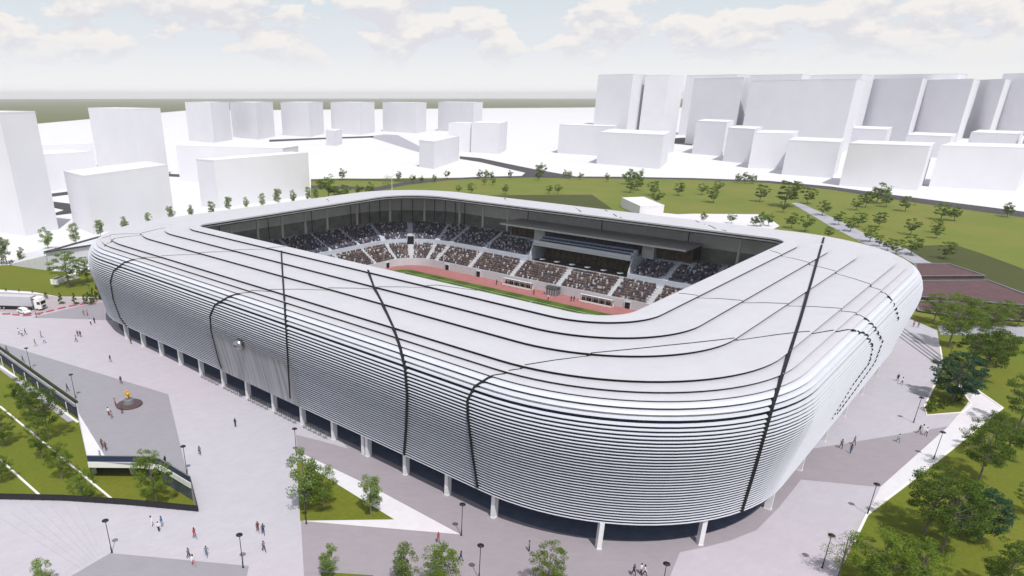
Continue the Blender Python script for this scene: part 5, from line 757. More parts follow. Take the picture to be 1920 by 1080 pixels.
# raised terrace with its retaining wall at left
def wall_from(pts, h, th, name, m, label, cat, z=0.08):
    mb = MB(); ribbon(pxl(pts), th, z, z + h, mb); return tag(mb.build(name, m), label, cat)
a_ = pxl([(92, 507), (183, 492), (260, 481)]); hw = 6.3
t = thing('retaining_wall', (a_[0].x, a_[0].y, .05), 'long pale retaining wall with a dark coping holding up the white terrace at left', 'wall')
mb = MB()
q = [(p.x - a_[0].x, p.y - a_[0].y) for p in a_]; back = [(x + 26, y + 14) for x, y in q]
mb.prism([q[0], q[1], q[2], back[2], back[0]], 0, hw); mb.build('wall', MT['conc'], t)
mb = MB(); ribbon([Vector((x, y, 0)) for x, y in q], 1.3, hw, hw + .35, mb); ribbon([Vector((q[0][0], q[0][1], 0)), Vector((back[0][0], back[0][1], 0))], 1.3, hw, hw + .35, mb); mb.build('coping', MT['dgrey'], t)
t = thing('ramp_wall', (gp(22, 498).x, gp(22, 498).y, .05), 'low pale ramp wall descending to the left lawn corner', 'wall')
o_ = gp(22, 498); b1 = gp(92, 508) - o_
mb = MB(); mb.mesh([(0, 0, 0), (b1.x, b1.y, 0), (b1.x, b1.y, 5.4), (0, 0, .6), (8, 12, 0), (b1.x + 8, b1.y + 12, 0), (b1.x + 8, b1.y + 12, 5.4), (8, 12, 1.2)], [(0, 1, 2, 3), (5, 4, 7, 6), (3, 2, 6, 7), (0, 3, 7, 4), (1, 5, 6, 2)]); mb.build('wall', MT['conc'], t)
p = gp(112, 530)
t = thing('planter', (p.x, p.y, .1), 'blocky white planter under the big tree on the left lawn', 'planter')
mb = MB(); mb.box((0, 0, .8), (5.5, 2.5, 1.6), .6); mb.box((5, 1.5, .9), (3.0, 2.5, 1.8), .6); mb.build('box', MT['white'], t)
mb = MB(); mb.box((0, 0, 1.62), (4.9, 1.9, .1), .6); mb.build('soil', MT['dgrey'], t)

# ---------------------------------------------------------------- sunken lawn: terrace deck, columns, dark strip painted for shade, fence
def deck():
    t = thing('terrace_deck', (gp(165, 866).x, gp(165, 866).y, 0), 'white edge of the raised terrace bridging the sunken lawn on a slanted column', 'deck'); O = t.location.copy()
    e1 = pxl([(165, 866), (262, 867), (302, 872), (357, 905), (371, 954)])
    mb = MB(); L_ = [Vector((p.x - O.x, p.y - O.y, 0)) for p in e1]
    ribbon(L_[:4], .35, -1.0, .06, mb); mb.build('edge_beam', MT['white'], t)
    mb = MB(); ribbon(L_[:4], .12, .06, 1.15, mb); mb.build('parapet', mat('navy_parapet', (.03, .045, .10), .3), t)
    mb = MB(); ribbon(L_[:4], .22, 1.15, 1.22, mb); mb.build('handrail', MT['grey'], t)
    for px, py in ((171, 868), (244, 868)):
        c = gp(px, py, -.9); mb = MB(); mb.box((0, 0, -2.15), (.7, .5, 2.5)); k = mb.build('column', MT['column'], t); k.location = (c.x - O.x + .35, c.y - O.y + .5, 0)
    bk = [(p.x + 6, p.y + 7) for p in L_[:3]]
    mb = MB(); mb.prism([(L_[0].x + .2, L_[0].y + .2), (L_[1].x + .2, L_[1].y + .2), (L_[2].x + .2, L_[2].y + .2), bk[2], bk[0]], -1.0, -.5); mb.build('underside', MT['conc'], t)
    mb = MB(); mb.face([(bk[0][0], bk[0][1], -3.4), (bk[2][0], bk[2][1], -3.4), (bk[2][0], bk[2][1], -.6), (bk[0][0], bk[0][1], -.6)]); mb.build('back_wall', MT['dgrey'], t)
deck()
t = thing('underpass_front', (gp(70, 705).x, gp(70, 705).y, 0), 'dark strip painted for the shaded void, with short posts, under the planted terrace edge at left', 'wall'); O = t.location.copy()
e1 = [Vector((p.x - O.x, p.y - O.y, 0)) for p in pxl([(-60, 616), (0, 655), (143, 757)])]
dn = Vector((e1[2] - e1[1])).normalized(); pn = Vector((dn.y, -dn.x, 0)); pn = pn if pn.dot(gp(60, 780) - gp(60, 700)) > 0 else -pn
mb = MB(); ribbon([p + pn * .2 for p in e1], .5, -.6, .02, mb); mb.build('ledge', MT['asph2'], t)
mb = MB(); ribbon([p - pn * .15 for p in e1], .5, .02, .5, mb); mb.build('hedge', mat('hedge_green', (.03, .045, .012), .9, .5, 2.0), t)
mb = MB(); ribbon([p + pn * .05 for p in e1], .06, -3.4, -.6, mb); mb.build('shade_front', mat('void_shade_navy', (.03, .036, .075), .7), t)  # dark navy sheet paints the shade of the open void below the ledge
L_ = (e1[2] - e1[0]).length
for k in range(9):
    p = e1[0] + (e1[2] - e1[0]) * ((k + .5) / 9); mb = MB(); mb.tube((0, 0, -3.4), (0, 0, -.6), .09); o = mb.build('post', MT['column'], t); o.location = p + pn * .7
mb = MB(); ribbon([p + pn * 1.6 for p in e1], 1.3, -3.38, -3.25, mb); mb.build('path', MT['asph2'], t)
def fence(pts, name, label, h=1.15, step=1.5):
    P = pxl(pts); O = P[0].copy(); t = thing(name, (O.x, O.y, ZP), label, 'fence')
    Q = [Vector((p.x - O.x, p.y - O.y, 0)) for p in P]
    pan = MB(); ribbon(Q, .03, .12, h - .05, pan)
    pan.build('mesh_panel', mat('black_mesh', (.018, .018, .02), .6), t)
    r = MB(); ribbon(Q, .07, h - .05, h, r); r.build('top_rail', MT['black'], t)
    for a, b in zip(Q, Q[1:]):
        n_ = max(1, int((b - a).length / step))
        for i in range(n_):
            q_ = a + (b - a) * (i / n_); m_ = MB(); m_.box((0, 0, h / 2), (.06, .06, h)); o = m_.build('post', MT['black'], t); o.location = q_
fence([(-90, 938), (0, 938), (120, 940.5), (240, 948.5), (372, 961)], 'fence', 'low black fence curving along the lower edge of the sunken lawn')
fence([(372, 960), (358, 905)], 'fence', 'short dark railing at the right corner of the sunken lawn', step=1.2)

# ---------------------------------------------------------------- street lamps
def make_lamp():
    t = thing('street_lamp', (0, 0, ZP), None, 'street lamp')
    m = MB(); m.lathe([(0, 0), (.16, 0), (.16, .05), (.09, .12), (.085, .9), (.055, .95)], n=10); m.build('base', MT['black'], t)
    m = MB(); m.tube((0, 0, .9), (0, 0, 5.0), .055, .045); m.build('pole', MT['black'], t)
    m = MB(); m.lathe([(0, 5.32), (.25, 5.30), (.42, 5.2), (.44, 5.12), (.2, 5.08), (0, 5.06)], n=16); h = m.build('lamp_head', MT['black'], t)
    m = MB(); m.lathe([(0, 5.02), (.17, 5.03), (.18, 5.08), (0, 5.09)], n=12); m.build('lens', MT['lampw'], h)
    return t
lamp0 = make_lamp(); used = False
LAMPS = [((68.7, 596), 'beside the delivery road, near the white car'), ((58.7, 694), 'by the middle of the planted terrace edge'), ((142, 747), 'at the end of the planted terrace edge'),
 ((351, 890), 'at the right end of the grey paving with the statue'), ((210, 1037), 'at the left corner of the grey paving at the bottom left'), ((456, 1065), 'at the top right of the grey paving at the bottom left'),
 ((556, 855), 'at the top of the paving seam near the facade columns'), ((574.5, 983), 'in the left corner of the triangular lawn'), ((865, 1005), 'at the sharp tip of the white triangle paving'),
 ((898, 1086), 'cut off by the bottom edge, left of centre'), ((1238, 1122), 'showing only its head at the bottom edge, right of centre'), ((1541, 1066), 'lowest of the four along the right lawn edge'),
 ((1626, 965), 'at the bend of the right lawn edge'), ((1750, 862), 'behind the leafy crown on the white strip at right'), ((1712.5, 793), 'on the open plaza beside the island lawn'), ((1775.5, 682), 'beside the dark round tree at the far right'),
 ((172, 567), 'among the hedges next to the left end of the stadium')]
for k, (p, w_) in enumerate(LAMPS):
    o = lamp0 if k == 0 else copy_tree(lamp0); q = gp(*p); o.location = (q.x, q.y, ZP); o['label'] = 'slim black lamp post ' + w_; o['group'] = 'street lamps on the plaza'; o.rotation_euler.z = k * .7
q = gp(735, 368); t = thing('arched_lamp', (q.x, q.y, 0), 'tall grey lamp with a curved arm behind the far roof edge', 'street lamp'); hh = height_at(q, 327)
m = MB(); m.tube((0, 0, 0), (0, 0, hh * .9), .28, .16); m.build('pole', MT['conc2'], t); m = MB(); m.tube((0, 0, hh * .9), (1, -1.2, hh), .14); m.tube((1, -1.2, hh), (3, -3.4, hh), .12); a1 = m.build('arm', MT['conc2'], t); m = MB(); m.box((3.4, -3.8, hh - .05), (1.6, .6, .25), -.8); m.build('lamp_head', MT['grey'], a1)

# ---------------------------------------------------------------- trees
def leafmat(name, a, b_, tr=.25):
    m = bpy.data.materials.new(name); m.use_nodes = True; n = m.node_tree.nodes; l = m.node_tree.links; n.clear()
    o = n.new('ShaderNodeOutputMaterial'); g = n.new('ShaderNodeNewGeometry'); oi = n.new('ShaderNodeObjectInfo')
    mx = n.new('ShaderNodeMix'); mx.data_type = 'RGBA'; mx.inputs[6].default_value = (*a, 1); mx.inputs[7].default_value = (*b_, 1); l.new(g.outputs['Random Per Island'], mx.inputs[0])
    hs = n.new('ShaderNodeHueSaturation'); mr = n.new('ShaderNodeMapRange'); mr.inputs['To Min'].default_value = .8; mr.inputs['To Max'].default_value = 1.2; l.new(oi.outputs['Random'], mr.inputs['Value']); l.new(mr.outputs[0], hs.inputs['Value']); l.new(mx.outputs[2], hs.inputs['Color'])
    d = n.new('ShaderNodeBsdfDiffuse'); t = n.new('ShaderNodeBsdfTranslucent'); s = n.new('ShaderNodeMixShader'); s.inputs[0].default_value = tr
    l.new(hs.outputs[0], d.inputs[0]); l.new(hs.outputs[0], t.inputs[0]); l.new(d.outputs[0], s.inputs[1]); l.new(t.outputs[0], s.inputs[2]); l.new(s.outputs[0], o.inputs[0])
    return m
LF = {'mid': leafmat('leaves_green', (.085, .145, .022), (.20, .28, .045), .38), 'dark': leafmat('leaves_dark', (.058, .105, .020), (.14, .205, .036), .38),
      'blue': leafmat('leaves_bluegreen', (.030, .080, .045), (.07, .15, .078), .3), 'light': leafmat('leaves_light', (.13, .20, .055), (.28, .37, .12), .42)}
def tree_proto(kind, seed):
    rnd = random.Random(seed); t = bpy.data.objects.new({'cone': 'conical_shrub', 'bush': 'bush'}.get(kind, 'tree'), None); COL.objects.link(t)
    # height is 10 units; scaled on placement
    P = {'broad': (10, 4.0, 4.0, .62, 64, 120, .27, 'mid', 3.0), 'spread': (10, 4.9, 3.5, .66, 76, 120, .27, 'dark', 2.6), 'oval': (10, 2.5, 4.2, .60, 44, 90, .36, 'light', 1.6), 'far': (10, 3.5, 4.0, .60, 40, 46, .58, 'mid', 1.8),
         'round': (10, 4.6, 4.3, .56, 90, 150, .30, 'blue', 1.8), 'sapling': (10, 2.7, 4.2, .60, 30, 50, .25, 'mid', 2.5), 'cone': (10, 2.6, 5, .5, 40, 60, .42, 'dark', .4), 'bush': (10, 8.0, 5.0, .48, 34, 70, .9, 'dark', .5), 'fard': (10, 4.3, 3.8, .62, 46, 46, .62, 'mid', 1.8)}[kind]
    H_, RX, RZ, ZC, NCL, NL, LS, lm, tb = P; zc = H_ * ZC
    tm = MB(); lean = (rnd.uniform(-.4, .4), rnd.uniform(-.4, .4))
    top = (lean[0], lean[1], zc + RZ * .55); m1 = (lean[0] * .4 + rnd.uniform(-.15, .15), lean[1] * .4, tb + 1.0)
    if kind not in ('cone', 'bush'):
        tm.tube((0, 0, -.2), m1, .21, .16, 7); tm.tube(m1, top, .16, .05, 6)
    cl = []
    for i in range(NCL):
        if kind == 'cone':
            zz = rnd.uniform(.3, 9.4); a = rnd.uniform(0, 6.283); r = RX * (1 - zz / 10.2) * rnd.uniform(.3, .95); cl.append((r * math.cos(a), r * math.sin(a), zz, .9 * (1.15 - zz / 11)))
            continue
        while True:
            x, y, z = rnd.uniform(-1, 1), rnd.uniform(-1, 1), rnd.uniform(-1, 1); q_ = x * x + y * y + z * z
            if .16 < q_ < 1: break
        f = 1.0 + .22 * math.sin(3 * math.atan2(y, x) + seed) * (1 - abs(z))
        X, Y, Z = x * RX * f + lean[0], y * RX * f + lean[1], zc + z * RZ
        if kind == 'bush': Z = max(1.2, Z)
        cl.append((X, Y, Z, rnd.uniform(.7, 1.2) * (1.0 if kind != 'bush' else 1.6)))
        if kind not in ('bush',) and i % 2 == 0:
            zb = min(top[2] - .2, tb + .6 + (Z - tb) * rnd.uniform(.25, .6)); zb = max(zb, tb); tt = (zb - m1[2]) / (top[2] - m1[2]); tt = max(0, tt)
            tm.tube((m1[0] + (top[0] - m1[0]) * tt, m1[1] + (top[1] - m1[1]) * tt, zb), (X, Y, Z), .055, .018, 5, cap=False)
    if tm.v: tm.build('trunk', MT['bark'], t)
    lf = MB()
    for X, Y, Z, R_ in cl:
        for k in range(NL):
            while True:
                x, y, z = rnd.uniform(-1, 1), rnd.uniform(-1, 1), rnd.uniform(-1, 1)
                if x * x + y * y + z * z < 1: break
            fl = .38 if kind in ('spread', 'broad', 'round', 'fard') else .8
            c = Vector((X + x * R_, Y + y * R_, Z + z * R_ * fl)); s = LS * rnd.uniform(.6, 1.25) * .5
            n_ = Vector((rnd.gauss(0, .6), rnd.gauss(0, .6), rnd.uniform(.2, 1.2))).normalized(); u = n_.orthogonal().normalized(); a = rnd.uniform(0, 6.28); u = (Matrix.Rotation(a, 3, n_) @ u); v = n_.cross(u)
            lf.face([c - u * s, c + v * s * .6, c + u * s, c - v * s * .6])
    lf.build('crown', LF[lm], t)
    return t
PROTO = {k: [tree_proto(k, 11 + i * 7 + len(k)) for i in range(n)] for k, n in (('broad', 3), ('spread', 3), ('oval', 3), ('far', 3), ('fard', 2), ('round', 1), ('sapling', 2), ('cone', 1), ('bush', 2))}
usedp = set(); TR = []
def plant(px, by, hpx, kind, label, group=None, z=0.05, w_=1.0):
    lst = PROTO[kind]; i = len(TR); p0 = lst[i % len(lst)]; o = p0 if p0.name not in usedp else copy_tree(p0); usedp.add(p0.name)
    q = gp(px, by, z); h = height_at(q, by - hpx); s = h / 10.0 * 1.06; rr = random.Random(i * 3 + 1)
    o.location = q; o.scale = (s * w_ * rr.uniform(.93, 1.1), s * w_ * rr.uniform(.93, 1.1), s); o.rotation_euler = (0, 0, rr.uniform(0, 6.28))
    tag(o, label, {'cone': 'shrub', 'bush': 'bush'}.get(kind, 'tree'), group); TR.append((px, by, h, kind)); return o
def row(items, kind, text, group, z=0.05):
    for n_, it in enumerate(sorted(items)):
        px, by, h = it[:3]; k = it[3] if len(it) > 3 else kind; w_ = it[4] if len(it) > 4 else 1.0
        plant(px, by, h, k, text % ordw(n_ + 1), group, z, w_)
row([(91, 467, 38), (143, 459, 38), (190, 446, 32), (237, 435, 27), (281, 424, 24), (320, 413, 25), (360, 407, 21), (396, 405, 26), (430, 397, 27), (463, 392, 21), (493, 389, 25), (522, 385, 30), (551, 382, 24), (577, 377, 25), (592, 376, 22)], 'oval',
    'small airy street tree, %s from the left in the row before the white blocks', 'street trees in a row before the white blocks')
row([(642, 338, 21), (747, 340, 18), (775, 342, 15), (790, 343, 13), (815, 342, 14), (839, 335, 16), (899, 336, 17), (911, 337, 18), (921, 337, 16), (956, 334, 14), (1012, 331, 26), (1009, 338, 17), (1059, 334, 15), (1067, 335, 14), (1088, 337, 14), (1138, 341, 16), (1177, 346, 28), (1197, 347, 30), (1383, 343, 17), (1397, 344, 20), (1410, 344, 18)], 'far',
    'green tree along the near side of the ring road, %s from the left', 'trees along the near side of the ring road')
row([(860, 362, 14), (884, 363, 19), (908, 347, 12), (924, 347, 13), (948, 364, 17), (1029, 363, 15), (1046, 363, 16), (1182, 361, 26), (1194, 357, 24), (1226, 367, 26), (1231, 383, 26)], 'fard',
    'dark tree on the lawn behind the far stand, %s from the left', 'trees on the lawn behind the far stand')
row([(616, 374, 46, 'far'), (646, 371, 24, 'fard'), (631, 373, 22, 'fard'), (693, 369, 26, 'far'), (728, 363, 34, 'sapling'), (673, 366, 20, 'far')], 'far', 'tree at the dark path behind the far left roof corner, %s from the left', 'trees behind the far left roof corner')
row([(1272, 367, 24), (1316, 365, 20), (1337, 380, 28), (1346, 360, 20), (1424, 378, 31), (1470, 387, 46, 'fard', 1.1), (1489, 364, 24), (1513, 382, 29), (1541, 404, 27), (1643, 381, 36, 'far', 1.3), (1622, 389, 28), (1661, 388, 26), (1605, 394, 22), (1697, 396, 27), (1764, 412, 30, 'fard', 1.2), (1789, 414, 25), (1888, 407, 26, 'far'), (1572, 422, 24), (1608, 426, 27), (1647, 426, 27), (1594, 434, 25), (1707, 440, 29), (1753, 437, 24), (1755, 447, 22), (1630, 454, 30), (1468, 398, 20), (1484, 428, 27), (1509, 434, 29), (1552, 446, 20)], 'fard',
    'tree scattered over the bright park lawn, %s from the left', 'trees scattered over the bright park lawn')
row([(1318, 416, 18), (1371, 419, 19), (1413, 424, 18), (1425, 425, 27), (1440, 424, 24)], 'far', 'tree on the white terrace behind the roof, %s from the left', 'trees on the white terrace behind the roof')
row([(1679, 478, 28), (1707, 478, 36), (1771, 486, 32), (1648, 462, 20), (1664, 470, 22)], 'fard', 'dark tree in the dark lawn behind the far right roof corner, %s from the left', 'dark trees behind the far right roof corner')
row([(1749, 606, 52, 'broad'), (1778, 650, 92, 'broad', .8), (1798, 622, 60, 'broad'), (1828, 614, 50, 'broad'), (1858, 616, 42, 'broad'), (1880, 612, 46, 'broad'), (1908, 612, 38, 'broad')], 'broad', 'bushy tree beside the red terraces, %s from the left', 'bushy trees beside the red terraces', .06)
row([(1840, 712, 92, 'spread', .85), (1866, 688, 60, 'spread', .9), (1820, 690, 75, 'spread', .8)], 'spread', 'wide tree just beyond the dark round tree, %s from the left', 'wide trees beyond the round tree', .06)
plant(1786, 752, 84, 'round', 'dense blue-green round tree on the island lawn by the plaza', None, .06, .95)
plant(1744, 772, 22, 'bush', 'low dark bush at the left corner of the island lawn', None, .06, .5); plant(1766, 765, 18, 'bush', 'low bush in the middle of the island lawn', None, .06, .45); plant(1793, 752, 20, 'bush', 'small dark bush under the blue-green round tree', None, .06, .4)
RT = 'trees on the lower right lawn'
for px, by, h, k, w_, lab in [(1765, 1034, 130, 'spread', .9, 'wide tree with a long bare pale trunk on the lower right lawn'), (1733, 1002, 125, 'spread', .8, 'tree behind the wide one, its crown brushing the white strip'),
  (1822, 1012, 100, 'round', .95, 'dense blue-green tree right of the wide pale-trunked tree'), (1634, 1100, 105, 'broad', 1.15, 'leafy tree at the bottom edge beside the lowest right lamp'), (1712, 1112, 95, 'broad', 1.0, 'leafy tree cut by the bottom edge, below the pale-trunked tree'),
  (1572, 1082, 92, 'sapling', 1.0, 'thin sparse tree overhanging the plaza at the bottom right'), (1872, 1122, 105, 'spread', .8, 'tree in the bottom right corner of the picture'), (1835, 902, 112, 'spread', .95, 'spreading tree on the slope right of the white strip'),
  (1880, 868, 98, 'spread', .9, 'bushy tree by the right edge above the spreading tree'), (1908, 806, 100, 'spread', .9, 'tree at the right edge beside the pointed end of the white path'), (1925, 965, 60, 'spread', .8, 'crown at the right edge beside the blue-green tree'), (1688, 1098, 60, 'sapling', .8, 'small leafy sapling between the two bottom trees at right')]:
    plant(px, by, h * .93, k, lab, RT, .06, w_ * .88)
for px, by, h, k, w_, lab in [(60, 790, 78, 'spread', .62, 'tree by the dark strip, leftmost of the middle row in the sunken lawn'), (92, 826, 92, 'spread', .62, 'darkest tree in the middle of the sunken lawn row'), (80, 862, 74, 'broad', .6, 'tree straddling the white kerb line in the sunken lawn'),
  (117, 900, 62, 'broad', .8, 'tree with a thin visible trunk in the sunken lawn'), (162, 958, 72, 'broad', .8, 'tree beside the black fence, left of the white column'), (9, 836, 60, 'broad', .8, 'tree at the left edge below the kerb line'), (6, 905, 48, 'broad', .8, 'lowest tree at the left edge of the sunken lawn'), (294, 953, 102, 'broad', .62, 'tall tree rising in front of the terrace deck')]:
    plant(px, by, h, k, lab, 'trees in the sunken lawn', -3.4, w_)
for px, by, h, k, w_, lab in [(573, 957, 108, 'oval', .75, 'narrow tree at the left corner of the triangular lawn'), (607, 955, 76, 'broad', .95, 'wide bushy tree on the triangular lawn'), (696, 966, 68, 'oval', .85, 'young tree near the tip of the triangular lawn'),
  (620, 1084, 55, 'oval', .9, 'small tree on the tiny lawn at the bottom edge'), (762, 1094, 68, 'oval', .9, 'narrow tree at the bottom edge left of a wider one'), (827, 1106, 78, 'broad', .9, 'wide tree at the bottom edge left of centre'), (1026, 1112, 84, 'broad', .8, 'wide tree at the bottom edge near the centre'), (86, 1100, 48, 'oval', 1.1, 'tree top at the bottom left edge of the picture')]:
    plant(px, by, h, k, lab, None, ZP, w_)
for px, by, h, k, w_, lab in [(13, 495, 48, 'oval', 1.0, 'tree at the left edge above the left lawn'), (43, 493, 27, 'oval', .9, 'little tree in front of the ramp wall'), (91, 503, 28, 'far', .8, 'little tree at the corner of the retaining wall'), (130, 537, 62, 'broad', 1.1, 'largest tree on the left lawn, over the white planter'),
  (165, 530, 46, 'broad', .9, 'tree between the white planter and the stadium'), (183, 562, 28, 'bush', .5, 'bush touching the left end of the stadium'), (169, 571, 22, 'bush', .45, 'bush beside the lamp at the left end of the stadium'), (115, 569, 20, 'cone', 1.2, 'left conical shrub beside the delivery road'), (141, 570.5, 21, 'cone', 1.2, 'right conical shrub beside the delivery road'),
  (159, 570, 18, 'cone', 1.2, 'conical shrub closest to the stadium'), (87, 560, 12, 'bush', .35, 'small bush behind the truck cab'), (11, 546, 5, 'bush', .4, 'first tiny bush along the left lawn edge'), (36, 547, 5, 'bush', .4, 'second tiny bush along the left lawn edge'), (61, 549, 5, 'bush', .4, 'third tiny bush along the left lawn edge'), (5, 495, 9, 'bush', .8, 'clipped low hedge at the left edge'), (22, 496, 8, 'bush', .7, 'clipped low hedge beside the ramp wall')]:
    plant(px, by, h, k, lab, None, .1, w_)

# ---------------------------------------------------------------- red terraces at right
for n_, (pts, z) in enumerate([([(1712, 503), (1775, 503), (1843, 526), (1720, 527)], 1.6), ([(1718, 532), (1850, 531), (1924, 559), (1990, 584), (1722, 562)], .9), ([(1712, 567), (1850, 569), (2010, 590), (2080, 614), (1920, 604), (1800, 597), (1722, 585)], .35)]):
    P = [gp(*p) for p in pts]; c = P[0]; t = thing('red_terrace', (c.x, c.y, 0), '%s of the dark red brick terraces stepping down behind the right end of the stadium' % ('upper', 'middle', 'lowest')[n_], 'terrace', group='dark red terraces')
    m = MB(); q = [(p.x - c.x, p.y - c.y) for p in P]; m.prism(q, 0, z, bottom=False); m.build('slab', MT['brick'], t)
    m = MB(); Q = [Vector((x, y, 0)) for x, y in q]
    ribbon(Q, .9, z, z + .25, m, True); m.build('coping', MT['grey'], t)

# ---------------------------------------------------------------- statue
q = gp(243, 760); t = thing('statue', (q.x, q.y, ZP), 'small yellow figure on a dark round stepped plinth on the grey paving', 'statue')
m = MB(); m.lathe([(0, .35), (2.35, .35), (2.45, .28), (2.5, 0)], n=40); m.build('round_base', mat('dark_red_granite', (.10, .065, .07), .5, .3, 3), t)
m = MB(); m.lathe([(0, 1.3), (.8, 1.3), (.95, 1.15), (1.15, .5), (1.2, .35)], (0.1, .2, 0), n=12); m.build('plinth', MT['grey'], t)
m = MB(); 
for a, b, r0, r1 in (((-.22, 0, 1.3), (-.12, 0, 2.05), .12, .17), ((.28, .1, 1.3), (.12, 0, 2.05), .12, .17), ((0, 0, 2.0), (0, 0, 2.75), .27, .33), ((-.3, 0, 2.65), (-.62, .1, 3.1), .11, .08), ((.3, 0, 2.65), (.55, -.15, 2.2), .11, .08), ((0, 0, 2.7), (0, 0, 2.9), .12, .1)): m.tube(a, b, r0, r1, 10)
m.lathe([(0, -.2), (.14, -.14), (.19, 0), (.15, .13), (0, .2)], (0, 0, 3.05), n=12); m.build('figure', MT['gold'], t, smooth=True)

# ---------------------------------------------------------------- bicycle racks with bikes between the facade columns
def rack():
    t = thing('bicycle_rack', (0, 0, ZP), None, 'bicycle rack'); m = MB()
    m.box((0, 0, .05), (.1, 7.0, .06)); m.box((.9, 0, .05), (.1, 7.0, .06)); m.build('rail', MT['grey'], t)
    m = MB()
    for i in range(10):
        y = -3.2 + i * .71; m.tube((0, y, .05), (.05, y, .75), .03, n=6); m.tube((.05, y, .75), (.85, y, .75), .03, n=6); m.tube((.85, y, .75), (.9, y, .05), .03, n=6)
    m.build('hoops', MT['grey'], t)
    rnd = random.Random(3)
    for i in range(5):
        b = bpy.data.objects.new('bicycle', None); COL.objects.link(b); b.parent = t; b.location = (.45, -2.8 + i * 1.4 + rnd.uniform(-.2, .2), .02)
        m = MB()
        for cx in (-.52, .52):
            for k in range(14):
                a0, a1 = k * math.pi / 7, (k + 1) * math.pi / 7; m.tube((cx + .34 * math.cos(a0), 0, .36 + .34 * math.sin(a0)), (cx + .34 * math.cos(a1), 0, .36 + .34 * math.sin(a1)), .022, n=4, cap=False)
        m.build('wheels', MT['tyre'], b); m = MB()
        for a, c in (((-.52, 0, .36), (-.15, 0, .85)), ((-.15, 0, .85), (.42, 0, .88)), ((-.1, 0, .36), (-.15, 0, .95)), ((-.1, 0, .36), (.42, 0, .85)), ((.52, 0, .36), (.4, 0, 1.0)), ((-.52, 0, .36), (-.1, 0, .36))): m.tube(a, c, .022, n=5)
        m.box((-.16, 0, .98), (.24, .12, .06)); m.box((.38, 0, 1.02), (.06, .5, .04)); m.build('frame', random.Random(i).choice([MT['dgrey'], MT['grey'], MT['conc2']]), b)
    return t
rk = rack()
racks = [near_y[i] - 4.43 for i in (4, 5, 6, 7, 8)]
for k, y in enumerate(racks):
    if k == 0: o = rk
    else: o = copy_tree(rk)
    o.location = (X0 - .9, y, ZP); o['group'] = 'bicycle racks along the near facade'; o['label'] = 'row of parked bicycles between facade columns, %s from the left' % ordw(k + 1)

# ---------------------------------------------------------------- truck and car
def prof_body(m, prof, w0, mt=0, x=0, y=0, inset=0.0):
    n = len(prof); vs = [(x + a, y - w0 / 2 + inset * (b > 1.0), b) for a, b in prof] + [(x + a, y + w0 / 2 - inset * (b > 1.0), b) for a, b in prof]
    m.mesh(vs, [tuple(range(n))[::-1], tuple(range(n, 2 * n))] + [(i, (i + 1) % n, n + (i + 1) % n, n + i) for i in range(n)], mt)
def wheel(par, x, y, r, wd=.28):
    w_ = bpy.data.objects.new('wheel', None); COL.objects.link(w_); w_.parent = par; w_.location = (x, y, r)
    m = MB(); m.tube((0, -wd / 2, 0), (0, wd / 2, 0), r, r, 18); m.build('tyre', MT['tyre'], w_); m = MB(); m.tube((0, -wd / 2 - .01, 0), (0, wd / 2 + .01, 0), r * .55, r * .55, 14); m.build('rim', MT['chrome'], w_)
a, b = gp(-40, 577), gp(82, 581); ang = math.atan2((b - a).y, (b - a).x)
fr = gp(84, 581); t = thing('truck', (fr.x, fr.y, .1), 'long white articulated truck standing on the delivery road at the left edge', 'truck', ang)
m = MB(); prof_body(m, [(-2.1, .55), (0.0, .55), (.05, 1.6), (-.12, 2.6), (-.45, 3.55), (-2.1, 3.7)], 2.5); cb_ = m.build('cab', MT['white'], t)
m = MB(); m.mesh([(.04, -1.1, 1.75), (.04, 1.1, 1.75), (-.10, 1.1, 2.65), (-.10, -1.1, 2.65)], [(0, 1, 2, 3)]); m.box((-.75, 0, 2.15), (.9, 2.54, .8)); m.build('windows', MT['glass'], cb_)
m = MB(); m.box((.06, 0, 1.1), (.06, 1.5, .6)); m.build('grille', MT['dgrey'], cb_)
for s in (-1, 1): m = MB(); m.box((.06, s * .98, .95), (.08, .35, .22)); m.build('headlight', MT['lampw'], cb_); m = MB(); m.box((-.25, s * 1.42, 2.3), (.12, .2, .6)); m.build('mirror', MT['black'], cb_)
m = MB(); m.box((-9.4, 0, 2.55), (13.2, 2.5, 2.7)); m.build('trailer', mat('trailer_grey', (.50, .50, .55), .6, .06, .5), t)
m = MB(); m.box((-8.6, 0, 1.02), (14.2, 1.0, .3)); m.box((-9.5, -1.2, .85), (5, .06, .6)); m.box((-9.5, 1.2, .85), (5, .06, .6)); m.build('chassis', MT['black'], t)
for x in (-.9, -3.6, -11.6, -12.8, -14.0):
    for s in (-1, 1): wheel(t, x, s * 1.08, .5)
a, b = gp(34, 583), gp(56, 589); ang = math.atan2((b - a).y, (b - a).x); c = gp(46, 588)
t = thing('car', (c.x, c.y, .1), 'small white car driving beside the truck on the delivery road', 'car', ang)
m = MB(); prof_body(m, [(-2.1, .35), (2.1, .35), (2.15, .75), (1.0, .95), (-2.0, 1.0), (-2.15, .7)], 1.78); prof_body(m, [(-1.95, .98), (1.05, .93), (.35, 1.48), (-1.5, 1.52)], 1.6, inset=.08); bd = m.build('body', MT['white'], t)
m = MB(); prof_body(m, [(-1.98, 1.0), (1.02, .96), (.42, 1.40), (-1.55, 1.42)], 1.64, inset=.06); m.build('windows', MT['glass'], t)
for s in (-1, 1):
    m = MB(); m.box((2.1, s * .65, .68), (.12, .3, .14)); m.build('headlight', MT['lampw'], t)
    for x in (-1.3, 1.3): wheel(t, x, s * .82, .33, .2)
m = MB(); 
bl = [(-60, 592), (12, 590), (30, 591.5), (51, 593), (74, 589), (94, 584.5), (116, 579), (137, 574.5), (158, 571), (175, 568)]
